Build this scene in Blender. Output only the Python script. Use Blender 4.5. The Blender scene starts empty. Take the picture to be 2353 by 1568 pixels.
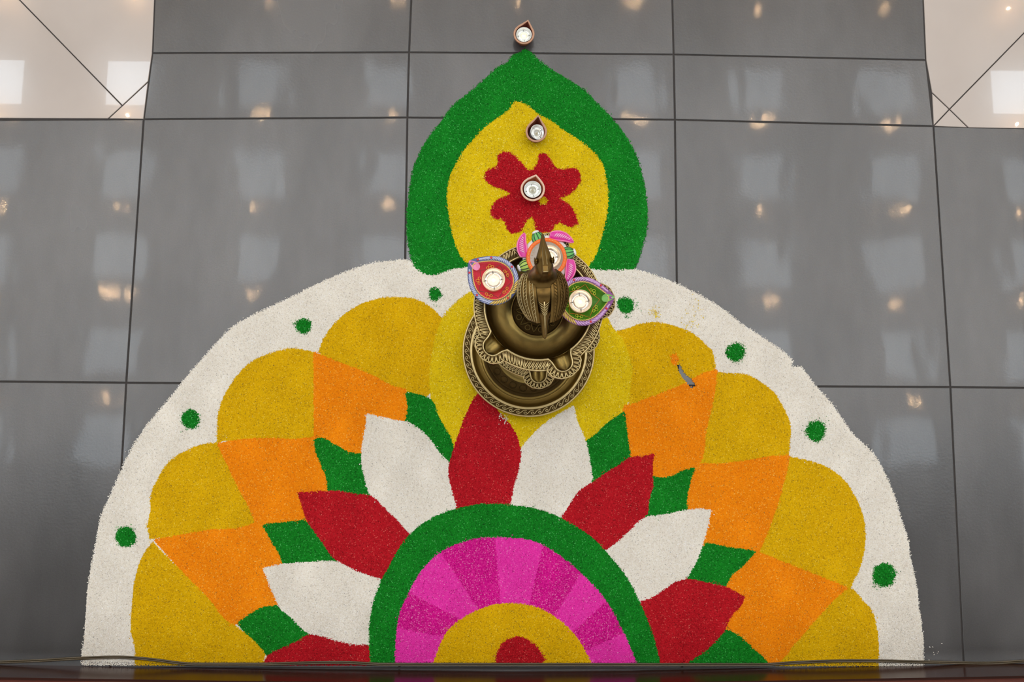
import bpy, math, random
import numpy as np
from mathutils import Matrix, Vector

random.seed(7)
rng = np.random.default_rng(11)
scene = bpy.context.scene
col = scene.collection

# ------------------------------------------------------------------ camera
FPX = 2100.0
CAM = np.array([0.8069, -0.7811, 1.9921])          # metres; x right, y away from the wooden board, floor at z = 0
TILT, ROLL, YAW = (math.radians(a) for a in (7.95, 6.36, -6.06))
ROT = Matrix.Rotation(YAW, 3, 'Z') @ Matrix.Rotation(TILT, 3, 'X') @ Matrix.Rotation(ROLL, 3, 'Z')
cam_data = bpy.data.cameras.new('camera')
cam_data.sensor_width = 36.0
cam_data.lens = FPX / 2353.0 * 36.0
cam_data.clip_start = 0.01
cam = bpy.data.objects.new('camera', cam_data)
cam.matrix_world = Matrix.Translation(CAM.tolist()) @ ROT.to_4x4()
col.objects.link(cam)
scene.camera = cam

# ------------------------------------------------------------------ world, exposure
world = bpy.data.worlds.new('hall_daylight')
scene.world = world
world.use_nodes = True
bg = world.node_tree.nodes['Background']
bg.inputs['Color'].default_value = (1.0, 0.985, 0.965, 1)
bg.inputs['Strength'].default_value = 0.95
scene.view_settings.view_transform = 'Standard'
scene.view_settings.look = 'None'
scene.view_settings.exposure = -0.36
scene.view_settings.gamma = 1.0
scene.view_settings.use_curve_mapping = False
PANEL_STRENGTH = 9.5
DOWNLIGHT_STRENGTH = 1100.0
CEIL_Z = 5.0

# ------------------------------------------------------------------ helpers
RN = np.array(ROT)


def un(px, py, z=0.0):
    """floor (or height z) point seen at a pixel of the 2353 x 1568 frame"""
    d = RN @ np.array([(px - 1176.5) / FPX, -(py - 784.0) / FPX, -1.0])
    k = (z - CAM[2]) / d[2]
    p = CAM + k * d
    return float(p[0]), float(p[1])


def proj(P):
    """(n,2) floor points -> pixels"""
    d = np.column_stack([P[:, 0] - CAM[0], P[:, 1] - CAM[1], np.full(len(P), -CAM[2])]) @ RN
    return np.column_stack([1176.5 + FPX * d[:, 0] / -d[:, 2], 784.0 - FPX * d[:, 1] / -d[:, 2]])


def lin(r, g, b):
    f = lambda c: (c / 255 / 12.92) if c / 255 <= 0.04045 else ((c / 255 + 0.055) / 1.055) ** 2.4
    return (f(r), f(g), f(b), 1.0)


def new_mat(name):
    m = bpy.data.materials.new(name)
    m.use_nodes = True
    return m, m.node_tree, m.node_tree.nodes['Principled BSDF']


def simple(name, color, rough=0.5, metal=0.0, spec=0.5, coat=0.0, coat_rough=0.05, noise=0.0, nscale=60.0, bump=0.0,
           bscale=200.0, emit=None, estr=0.0, trans=0.0):
    m, nt, b = new_mat(name)
    b.inputs['Base Color'].default_value = color
    b.inputs['Roughness'].default_value = rough
    b.inputs['Metallic'].default_value = metal
    b.inputs['Specular IOR Level'].default_value = spec
    b.inputs['Coat Weight'].default_value = coat
    b.inputs['Coat Roughness'].default_value = coat_rough
    b.inputs['Transmission Weight'].default_value = trans
    tc = nt.nodes.new('ShaderNodeTexCoord')
    if noise > 0:
        n = nt.nodes.new('ShaderNodeTexNoise')
        n.inputs['Scale'].default_value = nscale
        n.inputs['Detail'].default_value = 5
        nt.links.new(tc.outputs['Object'], n.inputs['Vector'])
        mx = nt.nodes.new('ShaderNodeMix')
        mx.data_type = 'RGBA'
        mx.inputs['A'].default_value = tuple(c * (1 - noise) for c in color[:3]) + (1,)
        mx.inputs['B'].default_value = tuple(min(1, c * (1 + noise)) for c in color[:3]) + (1,)
        nt.links.new(n.outputs['Fac'], mx.inputs['Factor'])
        nt.links.new(mx.outputs['Result'], b.inputs['Base Color'])
    if bump > 0:
        n2 = nt.nodes.new('ShaderNodeTexNoise')
        n2.inputs['Scale'].default_value = bscale
        n2.inputs['Detail'].default_value = 4
        nt.links.new(tc.outputs['Object'], n2.inputs['Vector'])
        bp = nt.nodes.new('ShaderNodeBump')
        bp.inputs['Strength'].default_value = bump
        bp.inputs['Distance'].default_value = 0.001
        nt.links.new(n2.outputs['Fac'], bp.inputs['Height'])
        nt.links.new(bp.outputs['Normal'], b.inputs['Normal'])
    if emit:
        b.inputs['Emission Color'].default_value = emit
        b.inputs['Emission Strength'].default_value = estr
    return m


def link(name, me, parent=None, smooth=False):
    o = bpy.data.objects.new(name, me)
    col.objects.link(o)
    if parent is not None:
        o.parent = parent
    if smooth:
        me.polygons.foreach_set('use_smooth', [True] * len(me.polygons))
    return o


def empty(name, loc=(0, 0, 0), rz=0.0, label=None, cat=None, group=None):
    o = bpy.data.objects.new(name, None)
    o.empty_display_size = 0.02
    o.location = loc
    o.rotation_euler = (0, 0, rz)
    col.objects.link(o)
    tag(o, label, cat, group)
    return o


def tag(o, label=None, cat=None, group=None, kind=None):
    if label: o['label'] = label
    if cat: o['category'] = cat
    if group: o['group'] = group
    if kind: o['kind'] = kind
    return o


class MB:
    """collects shapes into one mesh"""
    def __init__(self):
        self.v, self.f, self.mi = [], [], []

    def add(self, v, f, mi=0):
        b = len(self.v)
        self.v += [tuple(float(c) for c in p) for p in v]
        self.f += [tuple(i + b for i in q) for q in f]
        self.mi += [mi] * len(f)
        return self

    def grid(self, rows, close_u=False, close_v=False, mi=0):
        """rows: list of equally long point lists"""
        n, m = len(rows), len(rows[0])
        v = [p for r in rows for p in r]
        f = []
        for i in range(n if close_v else n - 1):
            for j in range(m if close_u else m - 1):
                i2, j2 = (i + 1) % n, (j + 1) % m
                f.append((i * m + j, i * m + j2, i2 * m + j2, i2 * m + j))
        return self.add(v, f, mi)

    def lathe(self, prof, n=64, cx=0, cy=0, cz=0, mi=0, zfun=None):
        rows = []
        for k, (r, z) in enumerate(prof):
            rows.append([(cx + r * math.cos(2 * math.pi * j / n), cy + r * math.sin(2 * math.pi * j / n),
                          cz + z + (zfun(k, 2 * math.pi * j / n) if zfun else 0)) for j in range(n)])
        return self.grid(rows, close_u=True, mi=mi)

    def tube(self, pts, rad, n=5, closed=False, mi=0, flat=1.0):
        P = [Vector(p) for p in pts]
        m = len(P)
        rows = []
        for i in range(m):
            a = P[(i - 1) % m] if (closed or i > 0) else P[0]
            b = P[(i + 1) % m] if (closed or i < m - 1) else P[-1]
            t = (b - a)
            t = t.normalized() if t.length > 1e-9 else Vector((1, 0, 0))
            side = t.cross(Vector((0, 0, 1)))
            side = side.normalized() if side.length > 1e-6 else Vector((1, 0, 0))
            up = side.cross(t)
            r = rad[i] if isinstance(rad, (list, tuple)) else rad
            rows.append([tuple(P[i] + side * (r * math.cos(2 * math.pi * k / n)) + up * (r * flat * math.sin(2 * math.pi * k / n)))
                         for k in range(n)])
        self.grid(rows, close_u=True, close_v=closed, mi=mi)
        if not closed:
            b = len(self.v) - m * n
            self.f.append(tuple(b + k for k in range(n))[::-1]); self.mi.append(mi)
            self.f.append(tuple(b + (m - 1) * n + k for k in range(n))); self.mi.append(mi)
        return self

    def ball(self, c, rx, ry=None, rz=None, n=10, m=6, rot=0.0, mi=0):
        ry = rx if ry is None else ry
        rz = rx if rz is None else rz
        ca, sa = math.cos(rot), math.sin(rot)
        rows = []
        for i in range(m + 1):
            ph = -math.pi / 2 + math.pi * i / m
            row = []
            for j in range(n):
                x, y, z = rx * math.cos(ph) * math.cos(2 * math.pi * j / n), ry * math.cos(ph) * math.sin(2 * math.pi * j / n), rz * math.sin(ph)
                row.append((c[0] + ca * x - sa * y, c[1] + sa * x + ca * y, c[2] + z))
            rows.append(row)
        return self.grid(rows, close_u=True, mi=mi)

    def build(self, name, mats, parent=None, smooth=True, sub=0):
        me = bpy.data.meshes.new(name)
        me.from_pydata(self.v, [], self.f)
        for m in (mats if isinstance(mats, (list, tuple)) else [mats]):
            me.materials.append(m)
        me.polygons.foreach_set('material_index', self.mi)
        me.validate()
        me.update()
        o = link(name, me, parent, smooth)
        if sub:
            s = o.modifiers.new('smooth', 'SUBSURF')
            s.levels = s.render_levels = sub
        return o


# ------------------------------------------------------------------ materials
def tile_material(name, c1, c2, c3, rough, coat, coat_rough, bump, streak):
    m, nt, b = new_mat(name)
    N, L = nt.nodes, nt.links
    tc = N.new('ShaderNodeTexCoord')
    oi = N.new('ShaderNodeObjectInfo')
    off = N.new('ShaderNodeVectorMath'); off.operation = 'ADD'
    sc = N.new('ShaderNodeVectorMath'); sc.operation = 'SCALE'; sc.inputs['Scale'].default_value = 37.0
    cmb = N.new('ShaderNodeCombineXYZ')
    L.new(oi.outputs['Random'], cmb.inputs['X']); L.new(oi.outputs['Random'], cmb.inputs['Y'])
    L.new(cmb.outputs[0], sc.inputs[0])
    L.new(tc.outputs['Object'], off.inputs[0]); L.new(sc.outputs[0], off.inputs[1])
    mp = N.new('ShaderNodeMapping'); mp.inputs['Scale'].default_value = (1.0, streak, 1.0)
    L.new(off.outputs[0], mp.inputs['Vector'])
    n1 = N.new('ShaderNodeTexNoise'); n1.inputs['Scale'].default_value = 3.2; n1.inputs['Detail'].default_value = 4; n1.inputs['Roughness'].default_value = 0.55
    L.new(mp.outputs[0], n1.inputs['Vector'])
    cr = N.new('ShaderNodeValToRGB')
    cr.color_ramp.elements[0].position = 0.36; cr.color_ramp.elements[0].color = c1
    cr.color_ramp.elements[1].position = 0.66; cr.color_ramp.elements[1].color = c3
    e = cr.color_ramp.elements.new(0.5); e.color = c2
    L.new(n1.outputs['Fac'], cr.inputs['Fac'])
    n2 = N.new('ShaderNodeTexNoise'); n2.inputs['Scale'].default_value = 420; n2.inputs['Detail'].default_value = 3
    L.new(off.outputs[0], n2.inputs['Vector'])
    mx = N.new('ShaderNodeMix'); mx.data_type = 'RGBA'; mx.blend_type = 'OVERLAY'; mx.inputs['Factor'].default_value = 0.22
    L.new(cr.outputs['Color'], mx.inputs['A']); L.new(n2.outputs['Color'], mx.inputs['B'])
    hs = N.new('ShaderNodeHueSaturation'); hs.inputs['Saturation'].default_value = 0.35
    L.new(mx.outputs['Result'], hs.inputs['Color'])
    L.new(hs.outputs['Color'] if bump > 0.05 else cr.outputs['Color'], b.inputs['Base Color'])
    rr = N.new('ShaderNodeMapRange'); rr.inputs['To Min'].default_value = rough * 0.8; rr.inputs['To Max'].default_value = rough * 1.25
    L.new(n1.outputs['Fac'], rr.inputs['Value'])
    L.new(rr.outputs[0], b.inputs['Roughness'])
    b.inputs['Specular IOR Level'].default_value = 0.85 if bump > 0.05 else 0.5
    b.inputs['Coat Weight'].default_value = coat
    b.inputs['Coat Roughness'].default_value = coat_rough
    if bump > 0:
        n3 = N.new('ShaderNodeTexNoise'); n3.inputs['Scale'].default_value = 170; n3.inputs['Detail'].default_value = 4
        L.new(off.outputs[0], n3.inputs['Vector'])
        bp = N.new('ShaderNodeBump'); bp.inputs['Strength'].default_value = bump; bp.inputs['Distance'].default_value = 0.0006
        L.new(n3.outputs['Fac'], bp.inputs['Height'])
        # gentle undulation of the fired surface
        n4 = N.new('ShaderNodeTexNoise'); n4.inputs['Scale'].default_value = 7.0; n4.inputs['Detail'].default_value = 2
        L.new(mp.outputs[0], n4.inputs['Vector'])
        bu = N.new('ShaderNodeBump'); bu.inputs['Strength'].default_value = 1.0; bu.inputs['Distance'].default_value = 0.0016
        L.new(n4.outputs['Fac'], bu.inputs['Height'])
        L.new(bu.outputs['Normal'], bp.inputs['Normal'])
        L.new(bp.outputs['Normal'], b.inputs['Normal'])
        bc_ = N.new('ShaderNodeBump'); bc_.inputs['Strength'].default_value = bump * 0.18; bc_.inputs['Distance'].default_value = 0.0006
        L.new(n3.outputs['Fac'], bc_.inputs['Height'])
        L.new(bu.outputs['Normal'], bc_.inputs['Normal'])
        L.new(bc_.outputs['Normal'], b.inputs['Coat Normal'])
    return m


M = {}
M['tile_grey'] = tile_material('grey_stoneware', lin(68, 66, 65), lin(79, 76, 75), lin(94, 90, 89), 0.25, 0.24, 0.045, 0.28, 0.4)
M['tile_beige'] = tile_material('polished_beige_stone', lin(190, 178, 169), lin(195, 183, 174), lin(200, 188, 179), 0.12, 0.6, 0.012, 0.0, 0.8)
M['grout'] = simple('grey_grout', lin(66, 62, 60), 0.9, noise=0.25, nscale=40, bump=0.4)
M['wood'] = None
M['brass'] = simple('antique_brass', lin(140, 119, 67), 0.31, 1.0, noise=0.25, nscale=45, bump=0.12, bscale=260)
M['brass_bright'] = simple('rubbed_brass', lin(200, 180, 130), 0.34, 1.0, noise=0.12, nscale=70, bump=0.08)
M['brass_dark'] = simple('blackened_brass', lin(66, 51, 27), 0.5, 1.0, noise=0.35, nscale=60, bump=0.2)
M['ceiling'] = simple('ceiling_paint', (0.82, 0.81, 0.79, 1), 0.9)
M['panel'] = simple('panel_diffuser', (0.9, 0.9, 0.9, 1), 0.5, emit=(0.76, 0.89, 1.0, 1), estr=PANEL_STRENGTH)
M['downlight'] = simple('downlight_lens', (0.9, 0.8, 0.7, 1), 0.5, emit=(1.0, 0.62, 0.30, 1), estr=DOWNLIGHT_STRENGTH)
M['trimring'] = simple('white_metal', (0.8, 0.8, 0.8, 1), 0.4)

# dark polished wood of the board at the near edge
m, nt, b = new_mat('dark_polished_wood')
tc = nt.nodes.new('ShaderNodeTexCoord')
mp = nt.nodes.new('ShaderNodeMapping'); mp.inputs['Scale'].default_value = (1.5, 30, 30)
nz = nt.nodes.new('ShaderNodeTexNoise'); nz.inputs['Scale'].default_value = 2.0; nz.inputs['Detail'].default_value = 6
cr = nt.nodes.new('ShaderNodeValToRGB')
cr.color_ramp.elements[0].color = lin(34, 15, 9); cr.color_ramp.elements[1].color = lin(64, 29, 18)
nt.links.new(tc.outputs['Object'], mp.inputs['Vector']); nt.links.new(mp.outputs[0], nz.inputs['Vector'])
nt.links.new(nz.outputs['Fac'], cr.inputs['Fac']); nt.links.new(cr.outputs['Color'], b.inputs['Base Color'])
b.inputs['Roughness'].default_value = 0.22
b.inputs['Coat Weight'].default_value = 0.0
b.inputs['Specular IOR Level'].default_value = 0.13
M['wood'] = m


# ------------------------------------------------------------------ structure: floor with its tiles
def prism(poly, z0, z1, bev=0.0008):
    n = len(poly)
    cx, cy = sum(p[0] for p in poly) / n, sum(p[1] for p in poly) / n
    ins = inset(poly, bev)
    v = [(x, y, z0) for x, y in poly] + [(x, y, z1 - bev) for x, y in poly] + [(x, y, z1) for x, y in ins]
    f = []
    for a in (0, n):
        for i in range(n):
            j = (i + 1) % n
            f.append((a + i, a + j, a + n + j, a + n + i))
    f.append(tuple(range(2 * n, 3 * n)))
    f.append(tuple(range(n))[::-1])
    return v, f


def inset(poly, d):
    n = len(poly)
    out = []
    for i in range(n):
        p0, p1, p2 = (np.array(poly[(i + k) % n]) for k in (-1, 0, 1))
        a = (p1 - p0) / np.linalg.norm(p1 - p0); c = (p2 - p1) / np.linalg.norm(p2 - p1)
        na, nc = np.array([-a[1], a[0]]), np.array([-c[1], c[0]])     # inward for ccw
        q = na + nc
        den = max(0.15, 1 + float(na @ nc))
        out.append(tuple(p1 + q * d / den))
    return out


def ccw(poly):
    a = sum(poly[i][0] * poly[(i + 1) % len(poly)][1] - poly[(i + 1) % len(poly)][0] * poly[i][1] for i in range(len(poly)))
    return poly if a > 0 else poly[::-1]


XW, XE, YN = -1.17, 2.97, 1.345
mb = MB()
mb.add(*prism(ccw([(XW, -1.8), (XE, -1.8), (XE, YN), (XW, YN)]), -0.06, -0.0022))
floor = tag(mb.build('floor', M['grout'], smooth=False), kind='structure')


def tile(poly, mat, gap, name='floor_tile'):
    poly = inset(ccw(poly), gap / 2)
    mb = MB()
    cx, cy = sum(p[0] for p in poly) / len(poly), sum(p[1] for p in poly) / len(poly)
    mb.add(*prism([(p[0] - cx, p[1] - cy) for p in poly], -0.009, 0.0))
    o = mb.build(name, M[mat], floor, smooth=False)
    o.location = (cx, cy, 0)
    return o


# joints of the grey tiles read at their crossings
X = {}
lineA = {0: (350, 122), 1: (940, 120), 2: (1548, 125), 3: (2128, 138)}
lineB = {0: (330, 274), 1: (936, 270), 2: (1551, 275), 3: (2145, 290)}
lineC = {0: (290, 880), 3: (2184, 890)}
for i, p in lineA.items(): X[(i, 'A')] = un(*p)
for i, p in lineB.items(): X[(i, 'B')] = un(*p)
for i, p in lineC.items(): X[(i, 'C')] = un(*p)
top = {0: (355, 0), 1: (945, 0), 2: (1545, 0), 3: (2122, 0)}
for i in range(4):
    a, t_ = np.array(X[(i, 'A')]), np.array(un(*top[i]))
    d = (t_ - a) / np.linalg.norm(t_ - a)
    X[(i, 'T')] = tuple(a + d * 0.60)
    X[(i, 'U')] = (float((a + d * 1.2)[0]), YN)
for i, f_ in ((1, 1 / 3), (2, 2 / 3)):
    a, c = np.array(X[(0, 'C')]), np.array(X[(3, 'C')])
    X[(i, 'C')] = tuple(a + (c - a) * f_)
X[(-1, 'B')] = (X[(0, 'B')][0] - 0.60, un(0, 277)[1] - 0.003)
X[(4, 'B')] = (X[(3, 'B')][0] + 0.60, un(2353, 297)[1] - 0.003)
X[(-1, 'C')] = (X[(0, 'C')][0] - 0.60, un(0, 878)[1] + 0.002)
X[(4, 'C')] = (X[(3, 'C')][0] + 0.60, un(2353, 892)[1] - 0.002)
for r_ in 'BC':
    X[(-2, r_)] = (XW, X[(-1, r_)][1]); X[(5, r_)] = (XE, X[(4, r_)][1])
for i in range(-2, 6):
    x = X[(i, 'C')][0]
    xd = un(2213, 1500)[0] if i == 3 else x + (0.004 if i < 2 else -0.004)
    X[(i, 'D')] = (xd, -1.198)
    X[(i, 'E')] = (xd, -1.798)
ALLC = (-2, -1, 0, 1, 2, 3, 4)
for r0, r1, cols in (('U', 'T', (0, 1, 2)), ('T', 'A', (0, 1, 2)), ('A', 'B', (0, 1, 2)), ('B', 'C', ALLC), ('C', 'D', ALLC), ('D', 'E', ALLC)):
    for i in cols:
        tile([X[(i, r1)], X[(i + 1, r1)], X[(i + 1, r0)], X[(i, r0)]], 'tile_grey', 0.0035)

# beige polished tiles laid on the diagonal in the two far corners
bl = X[(0, 'B')]; br = X[(3, 'B')]
tl = X[(0, 'T')]; tr = X[(3, 'T')]
L1a, L1b = np.array(un(45, 0)), np.array(un(281, 243))
L2a, L2b = np.array(un(248, 273)), np.array(un(341, 187))
J = L1b
dirL = (L1a - L1b) / np.linalg.norm(L1a - L1b)
far1 = J + dirL * ((XW - J[0]) / dirL[0])
yb = X[(-1, 'B')][1] + 0.0015
tile([tuple(L2a), bl, tuple(L2b)], 'tile_beige', 0.0026)                                    # small corner triangle
tile([tuple(J), tuple(L2b), X[(0, 'A')], tl, X[(0, 'U')], (XW, YN), tuple(far1)], 'tile_beige', 0.0026)
tile([tuple(J), tuple(far1), (XW, yb), tuple(L2a)], 'tile_beige', 0.0026)
K0 = np.array(un(2182, 251)); R1b = np.array(un(2353, 76)); R2a, R2b = np.array(un(2141, 212)), np.array(un(2226, 294))
dirR = (R1b - K0) / np.linalg.norm(R1b - K0)
far2 = K0 + dirR * ((XE - K0[0]) / dirR[0])
dir2 = (K0 - R2b) / np.linalg.norm(K0 - R2b)
yr = X[(4, 'B')][1] + 0.001
tile([br, tuple(K0), tuple(R2a)], 'tile_beige', 0.0026)
tile([br, tuple(R2b), tuple(K0)], 'tile_beige', 0.0026)
tile([tuple(R2a), tuple(K0), tuple(far2), (XE, YN), X[(3, 'U')], tr, X[(3, 'A')]], 'tile_beige', 0.0026)
tile([tuple(K0), tuple(R2b), (XE, yr), tuple(far2)], 'tile_beige', 0.0026)

# ------------------------------------------------------------------ structure: polished wooden board along the near edge
pl = [un(x, y) for x, y in [(0, 1528), (300, 1533), (600, 1537), (900, 1540), (1176, 1542), (1450, 1541), (1700, 1537), (2030, 1531), (2353, 1524)]]
pl = [(XW, pl[0][1] + 0.004)] + pl + [(XE, pl[-1][1] + 0.004)]
pl = [(x, min(y, -1.1865)) for x, y in pl]
prof_face = [(0.0, 0.0), (0.0, 0.112)]
mb = MB()
mb.grid([[(x, y - dy, z) for x, y in pl] for dy, z in [(0.30, 0.0), (0.0, 0.0), (0.0, 0.112), (0.004, 0.1145), (0.30, 0.1145), (0.30, 0.0)]])
board = tag(mb.build('baseboard_front', M['wood'], smooth=False), 'dark brown polished wooden board along the near edge', kind='structure')
mb = MB()
mb.grid([[(x, y - dy, z) for x, y in pl] for dy, z in [(0.004, 0.1145), (0.003, 0.119), (0.006, 0.1235), (0.012, 0.126), (0.030, 0.127), (0.30, 0.127)]])
mb.build('top_moulding', simple('red_brown_wood', lin(88, 42, 32), 0.45, spec=0.25, noise=0.3, nscale=30), board, smooth=True)

# ------------------------------------------------------------------ structure: ceiling with its panel lights and downlights
CX = [-3.18, -2.15, -1.10, -0.07, 0.93, 1.90, 2.90, 3.95, 4.97]
mb = MB()
mb.add(*prism(ccw([(-5.2, -2.4), (6.8, -2.4), (6.8, 5.2), (-5.2, 5.2)]), CEIL_Z, CEIL_Z + 0.1))
ceiling = tag(mb.build('ceiling', M['ceiling'], smooth=False), kind='structure')
mb = MB()
mb.add(*prism(ccw([(-5.2, -2.4), (6.8, -2.4), (6.8, -1.15), (-5.2, -1.15)]), CEIL_Z - 0.5, CEIL_Z - 0.02))  # unseen slab, added so the nearest tiles reflect something dark
mb.build('unseen_dark_slab', simple('unseen_slab_brown', lin(70, 52, 42), 0.6, noise=0.2, nscale=4), ceiling, smooth=False)
pm = MB(); s = 0.18
pm.add([(-s, -s, 0), (s, -s, 0), (s, s, 0), (-s, s, 0), (-s, -s, -0.006), (s, -s, -0.006), (s, s, -0.006), (-s, s, -0.006)],
       [(0, 1, 2, 3), (7, 6, 5, 4), (0, 4, 5, 1), (1, 5, 6, 2), (2, 6, 7, 3), (3, 7, 4, 0)])
p0 = pm.build('panel_light', M['panel'], ceiling, smooth=False)
dm = MB(); dm.lathe([(0.0, -0.012), (0.010, -0.012), (0.010, 0.0)], 16)
d0 = dm.build('downlight', M['downlight'], ceiling, smooth=False)
first = True
for y in (2.25, 1.52, 0.82, 0.10, -0.58):
    for x in CX:
        o = p0 if first else p0.copy()
        if not first: col.objects.link(o); o.parent = ceiling
        o.location = (x, y, CEIL_Z); first = False
first = True
for y in (2.97, 1.98, 1.25, 0.53, -0.27):
    for x in CX:
        o = d0 if first else d0.copy()
        if not first: col.objects.link(o); o.parent = ceiling
        o.location = (x, y, CEIL_Z); first = False


# ------------------------------------------------------------------ rangoli: grains of coloured powder laid on the floor
def powder(name, stops, rough=0.7, spec=0.10):
    m, nt, b = new_mat(name)
    at = nt.nodes.new('ShaderNodeAttribute'); at.attribute_name = 'grain'
    cr = nt.nodes.new('ShaderNodeValToRGB')
    cr.color_ramp.interpolation = 'LINEAR'
    el = cr.color_ramp.elements
    el[0].position = stops[0][0]; el[0].color = stops[0][1]
    el[1].position = stops[-1][0]; el[1].color = stops[-1][1]
    for p, c in stops[1:-1]:
        e = el.new(p); e.color = c
    nt.links.new(at.outputs['Fac'], cr.inputs['Fac'])
    nt.links.new(cr.outputs['Color'], b.inputs['Base Color'])
    b.inputs['Roughness'].default_value = rough
    b.inputs['Specular IOR Level'].default_value = spec
    return m


GREY = lin(120, 115, 112)
PW = {  # palest end of each ramp paints crystal glints into the grain colour
    'white': powder('white_powder', [(0.0, lin(178, 172, 164)), (0.03, lin(224, 215, 200)), (0.3, lin(243, 236, 222)), (0.9, lin(250, 245, 235)), (1, lin(255, 253, 250))]),
    'yellow': powder('mustard_powder', [(0.0, lin(140, 110, 40)), (0.04, lin(198, 150, 2)), (0.3, lin(228, 180, 0)), (0.93, lin(236, 192, 4)), (1, lin(246, 216, 80))]),
    'lemon': powder('lemon_powder', [(0.0, lin(150, 126, 50)), (0.04, lin(206, 172, 6)), (0.3, lin(232, 200, 10)), (0.93, lin(240, 212, 22)), (1, lin(250, 236, 120))]),
    'green': powder('green_powder', [(0.0, lin(6, 66, 14)), (0.1, lin(10, 108, 24)), (0.5, lin(16, 134, 32)), (0.94, lin(26, 150, 42)), (1, lin(90, 196, 104))]),
    'red': powder('red_powder', [(0.0, lin(110, 12, 18)), (0.1, lin(172, 16, 28)), (0.5, lin(194, 22, 36)), (0.95, lin(206, 32, 44)), (1, lin(226, 110, 100))]),
    'orange': powder('orange_powder', [(0.0, lin(160, 110, 50)), (0.03, lin(234, 124, 4)), (0.4, lin(253, 147, 4)), (0.93, lin(255, 158, 14)), (1, lin(255, 200, 90))]),
    'pink': powder('pink_powder', [(0.0, lin(160, 30, 110)), (0.05, lin(232, 42, 166)), (0.5, lin(244, 56, 180)), (0.95, lin(247, 74, 190)), (1, lin(250, 160, 210))]),
    'magenta': powder('magenta_powder', [(0.0, lin(160, 0, 96)), (0.1, lin(204, 2, 134)), (0.5, lin(222, 10, 148)), (0.88, lin(234, 56, 164)), (1, lin(248, 150, 205))]),
}


def smooth_poly(pts, step=7.0, corner=42.0, closed=True):
    P = [np.array(p, float) for p in pts]
    n = len(P)
    tan_in, tan_out = [None] * n, [None] * n
    for i in range(n):
        a, b_, c = P[(i - 1) % n], P[i], P[(i + 1) % n]
        d1, d2 = b_ - a, c - b_
        l1, l2 = np.linalg.norm(d1), np.linalg.norm(d2)
        ang = math.degrees(math.acos(max(-1, min(1, float(d1 @ d2) / (l1 * l2 + 1e-9)))))
        if ang > corner or (not closed and i in (0, n - 1)):
            tan_in[i], tan_out[i] = d1 / l1, d2 / l2
        else:
            t_ = (d1 / l1) * l2 + (d2 / l2) * l1
            t_ /= np.linalg.norm(t_)
            tan_in[i] = tan_out[i] = t_
    out = []
    for i in range(n if closed else n - 1):
        p, q = P[i], P[(i + 1) % n]
        l = np.linalg.norm(q - p)
        m0, m1 = tan_out[i] * l, tan_in[(i + 1) % n] * l
        k = max(1, int(l / step))
        for j in range(k):
            s = j / k
            out.append((2 * s**3 - 3 * s**2 + 1) * p + (s**3 - 2 * s**2 + s) * m0 + (-2 * s**3 + 3 * s**2) * q + (s**3 - s**2) * m1)
    if not closed:
        out.append(P[-1])
    return np.array(out)


def inside(poly, pts):
    x, y = pts[:, 0], pts[:, 1]
    res = np.zeros(len(pts), bool)
    x0, y0 = poly[:, 0], poly[:, 1]
    x1, y1 = np.roll(x0, -1), np.roll(y0, -1)
    for i in range(len(poly)):
        if y0[i] == y1[i]:
            continue
        c = (y0[i] > y) != (y1[i] > y)
        xi = x0[i] + (y - y0[i]) * (x1[i] - x0[i]) / (y1[i] - y0[i])
        res ^= c & (x < xi)
    return res


RING_OUT = [(851, 1522), (848, 1463), (850, 1423), (860, 1377), (876, 1334), (893, 1304), (916, 1261), (942, 1228), (969, 1205), (1005, 1184), (1048, 1169), (1101, 1159), (1134, 1158), (1173, 1160), (1233, 1170), (1282, 1187), (1332, 1215), (1375, 1248), (1401, 1278), (1431, 1314), (1454, 1350), (1471, 1387), (1490, 1430), (1507, 1480), (1517, 1526), (1521, 1545)]
RING_IN = [(907, 1526), (908, 1493), (912, 1446), (919, 1407), (939, 1364), (952, 1337), (975, 1304), (1011, 1270), (1051, 1250), (1094, 1238), (1134, 1235), (1173, 1236), (1216, 1241), (1253, 1256), (1292, 1281), (1329, 1311), (1362, 1344), (1388, 1374), (1411, 1410), (1431, 1450), (1451, 1493), (1468, 1534)]
CORE = [(995, 1526), (1008, 1489), (1028, 1450), (1058, 1423), (1097, 1402), (1137, 1389), (1173, 1386), (1216, 1390), (1259, 1407), (1292, 1430), (1322, 1460), (1345, 1496), (1362, 1529)]
PC = (1180, 1560)
RAYS = [(914, 1443), (939, 1362), (1013, 1271), (1137, 1237), (1246, 1263), (1332, 1322), (1390, 1384), (1431, 1456)]
RAYI = [(1015, 1463), (1058, 1423), (1098, 1398), (1150, 1387), (1216, 1387), (1279, 1409), (1322, 1448), (1349, 1494)]


def wedge(k):
    def ext(o, i, f): return (o[0] + (o[0] - i[0]) * f, o[1] + (o[1] - i[1]) * f)
    lo = [(880, 1545), (1000, 1545)] if k == 0 else [ext(RAYS[k - 1], RAYI[k - 1], .3), ext(RAYI[k - 1], RAYS[k - 1], .3)]
    hi = [(1485, 1545), (1350, 1545)] if k == len(RAYS) else [ext(RAYS[k], RAYI[k], .3), ext(RAYI[k], RAYS[k], .3)]
    if k == 0: lo = [(880, 1570), (1000, 1570)]
    if k == len(RAYS): hi = [(1490, 1570), (1340, 1570)]
    return [lo[0], hi[0], hi[1], lo[1]]


def blob(x, y, r, n=14, e=0.10, sx=1.0, sy=1.0):
    return [(x + sx * r * (1 + random.uniform(-e, e)) * math.cos(2 * math.pi * i / n), y + sy * r * (1 + random.uniform(-e, e)) * math.sin(2 * math.pi * i / n)) for i in range(n)]


BOT = 1547
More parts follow.
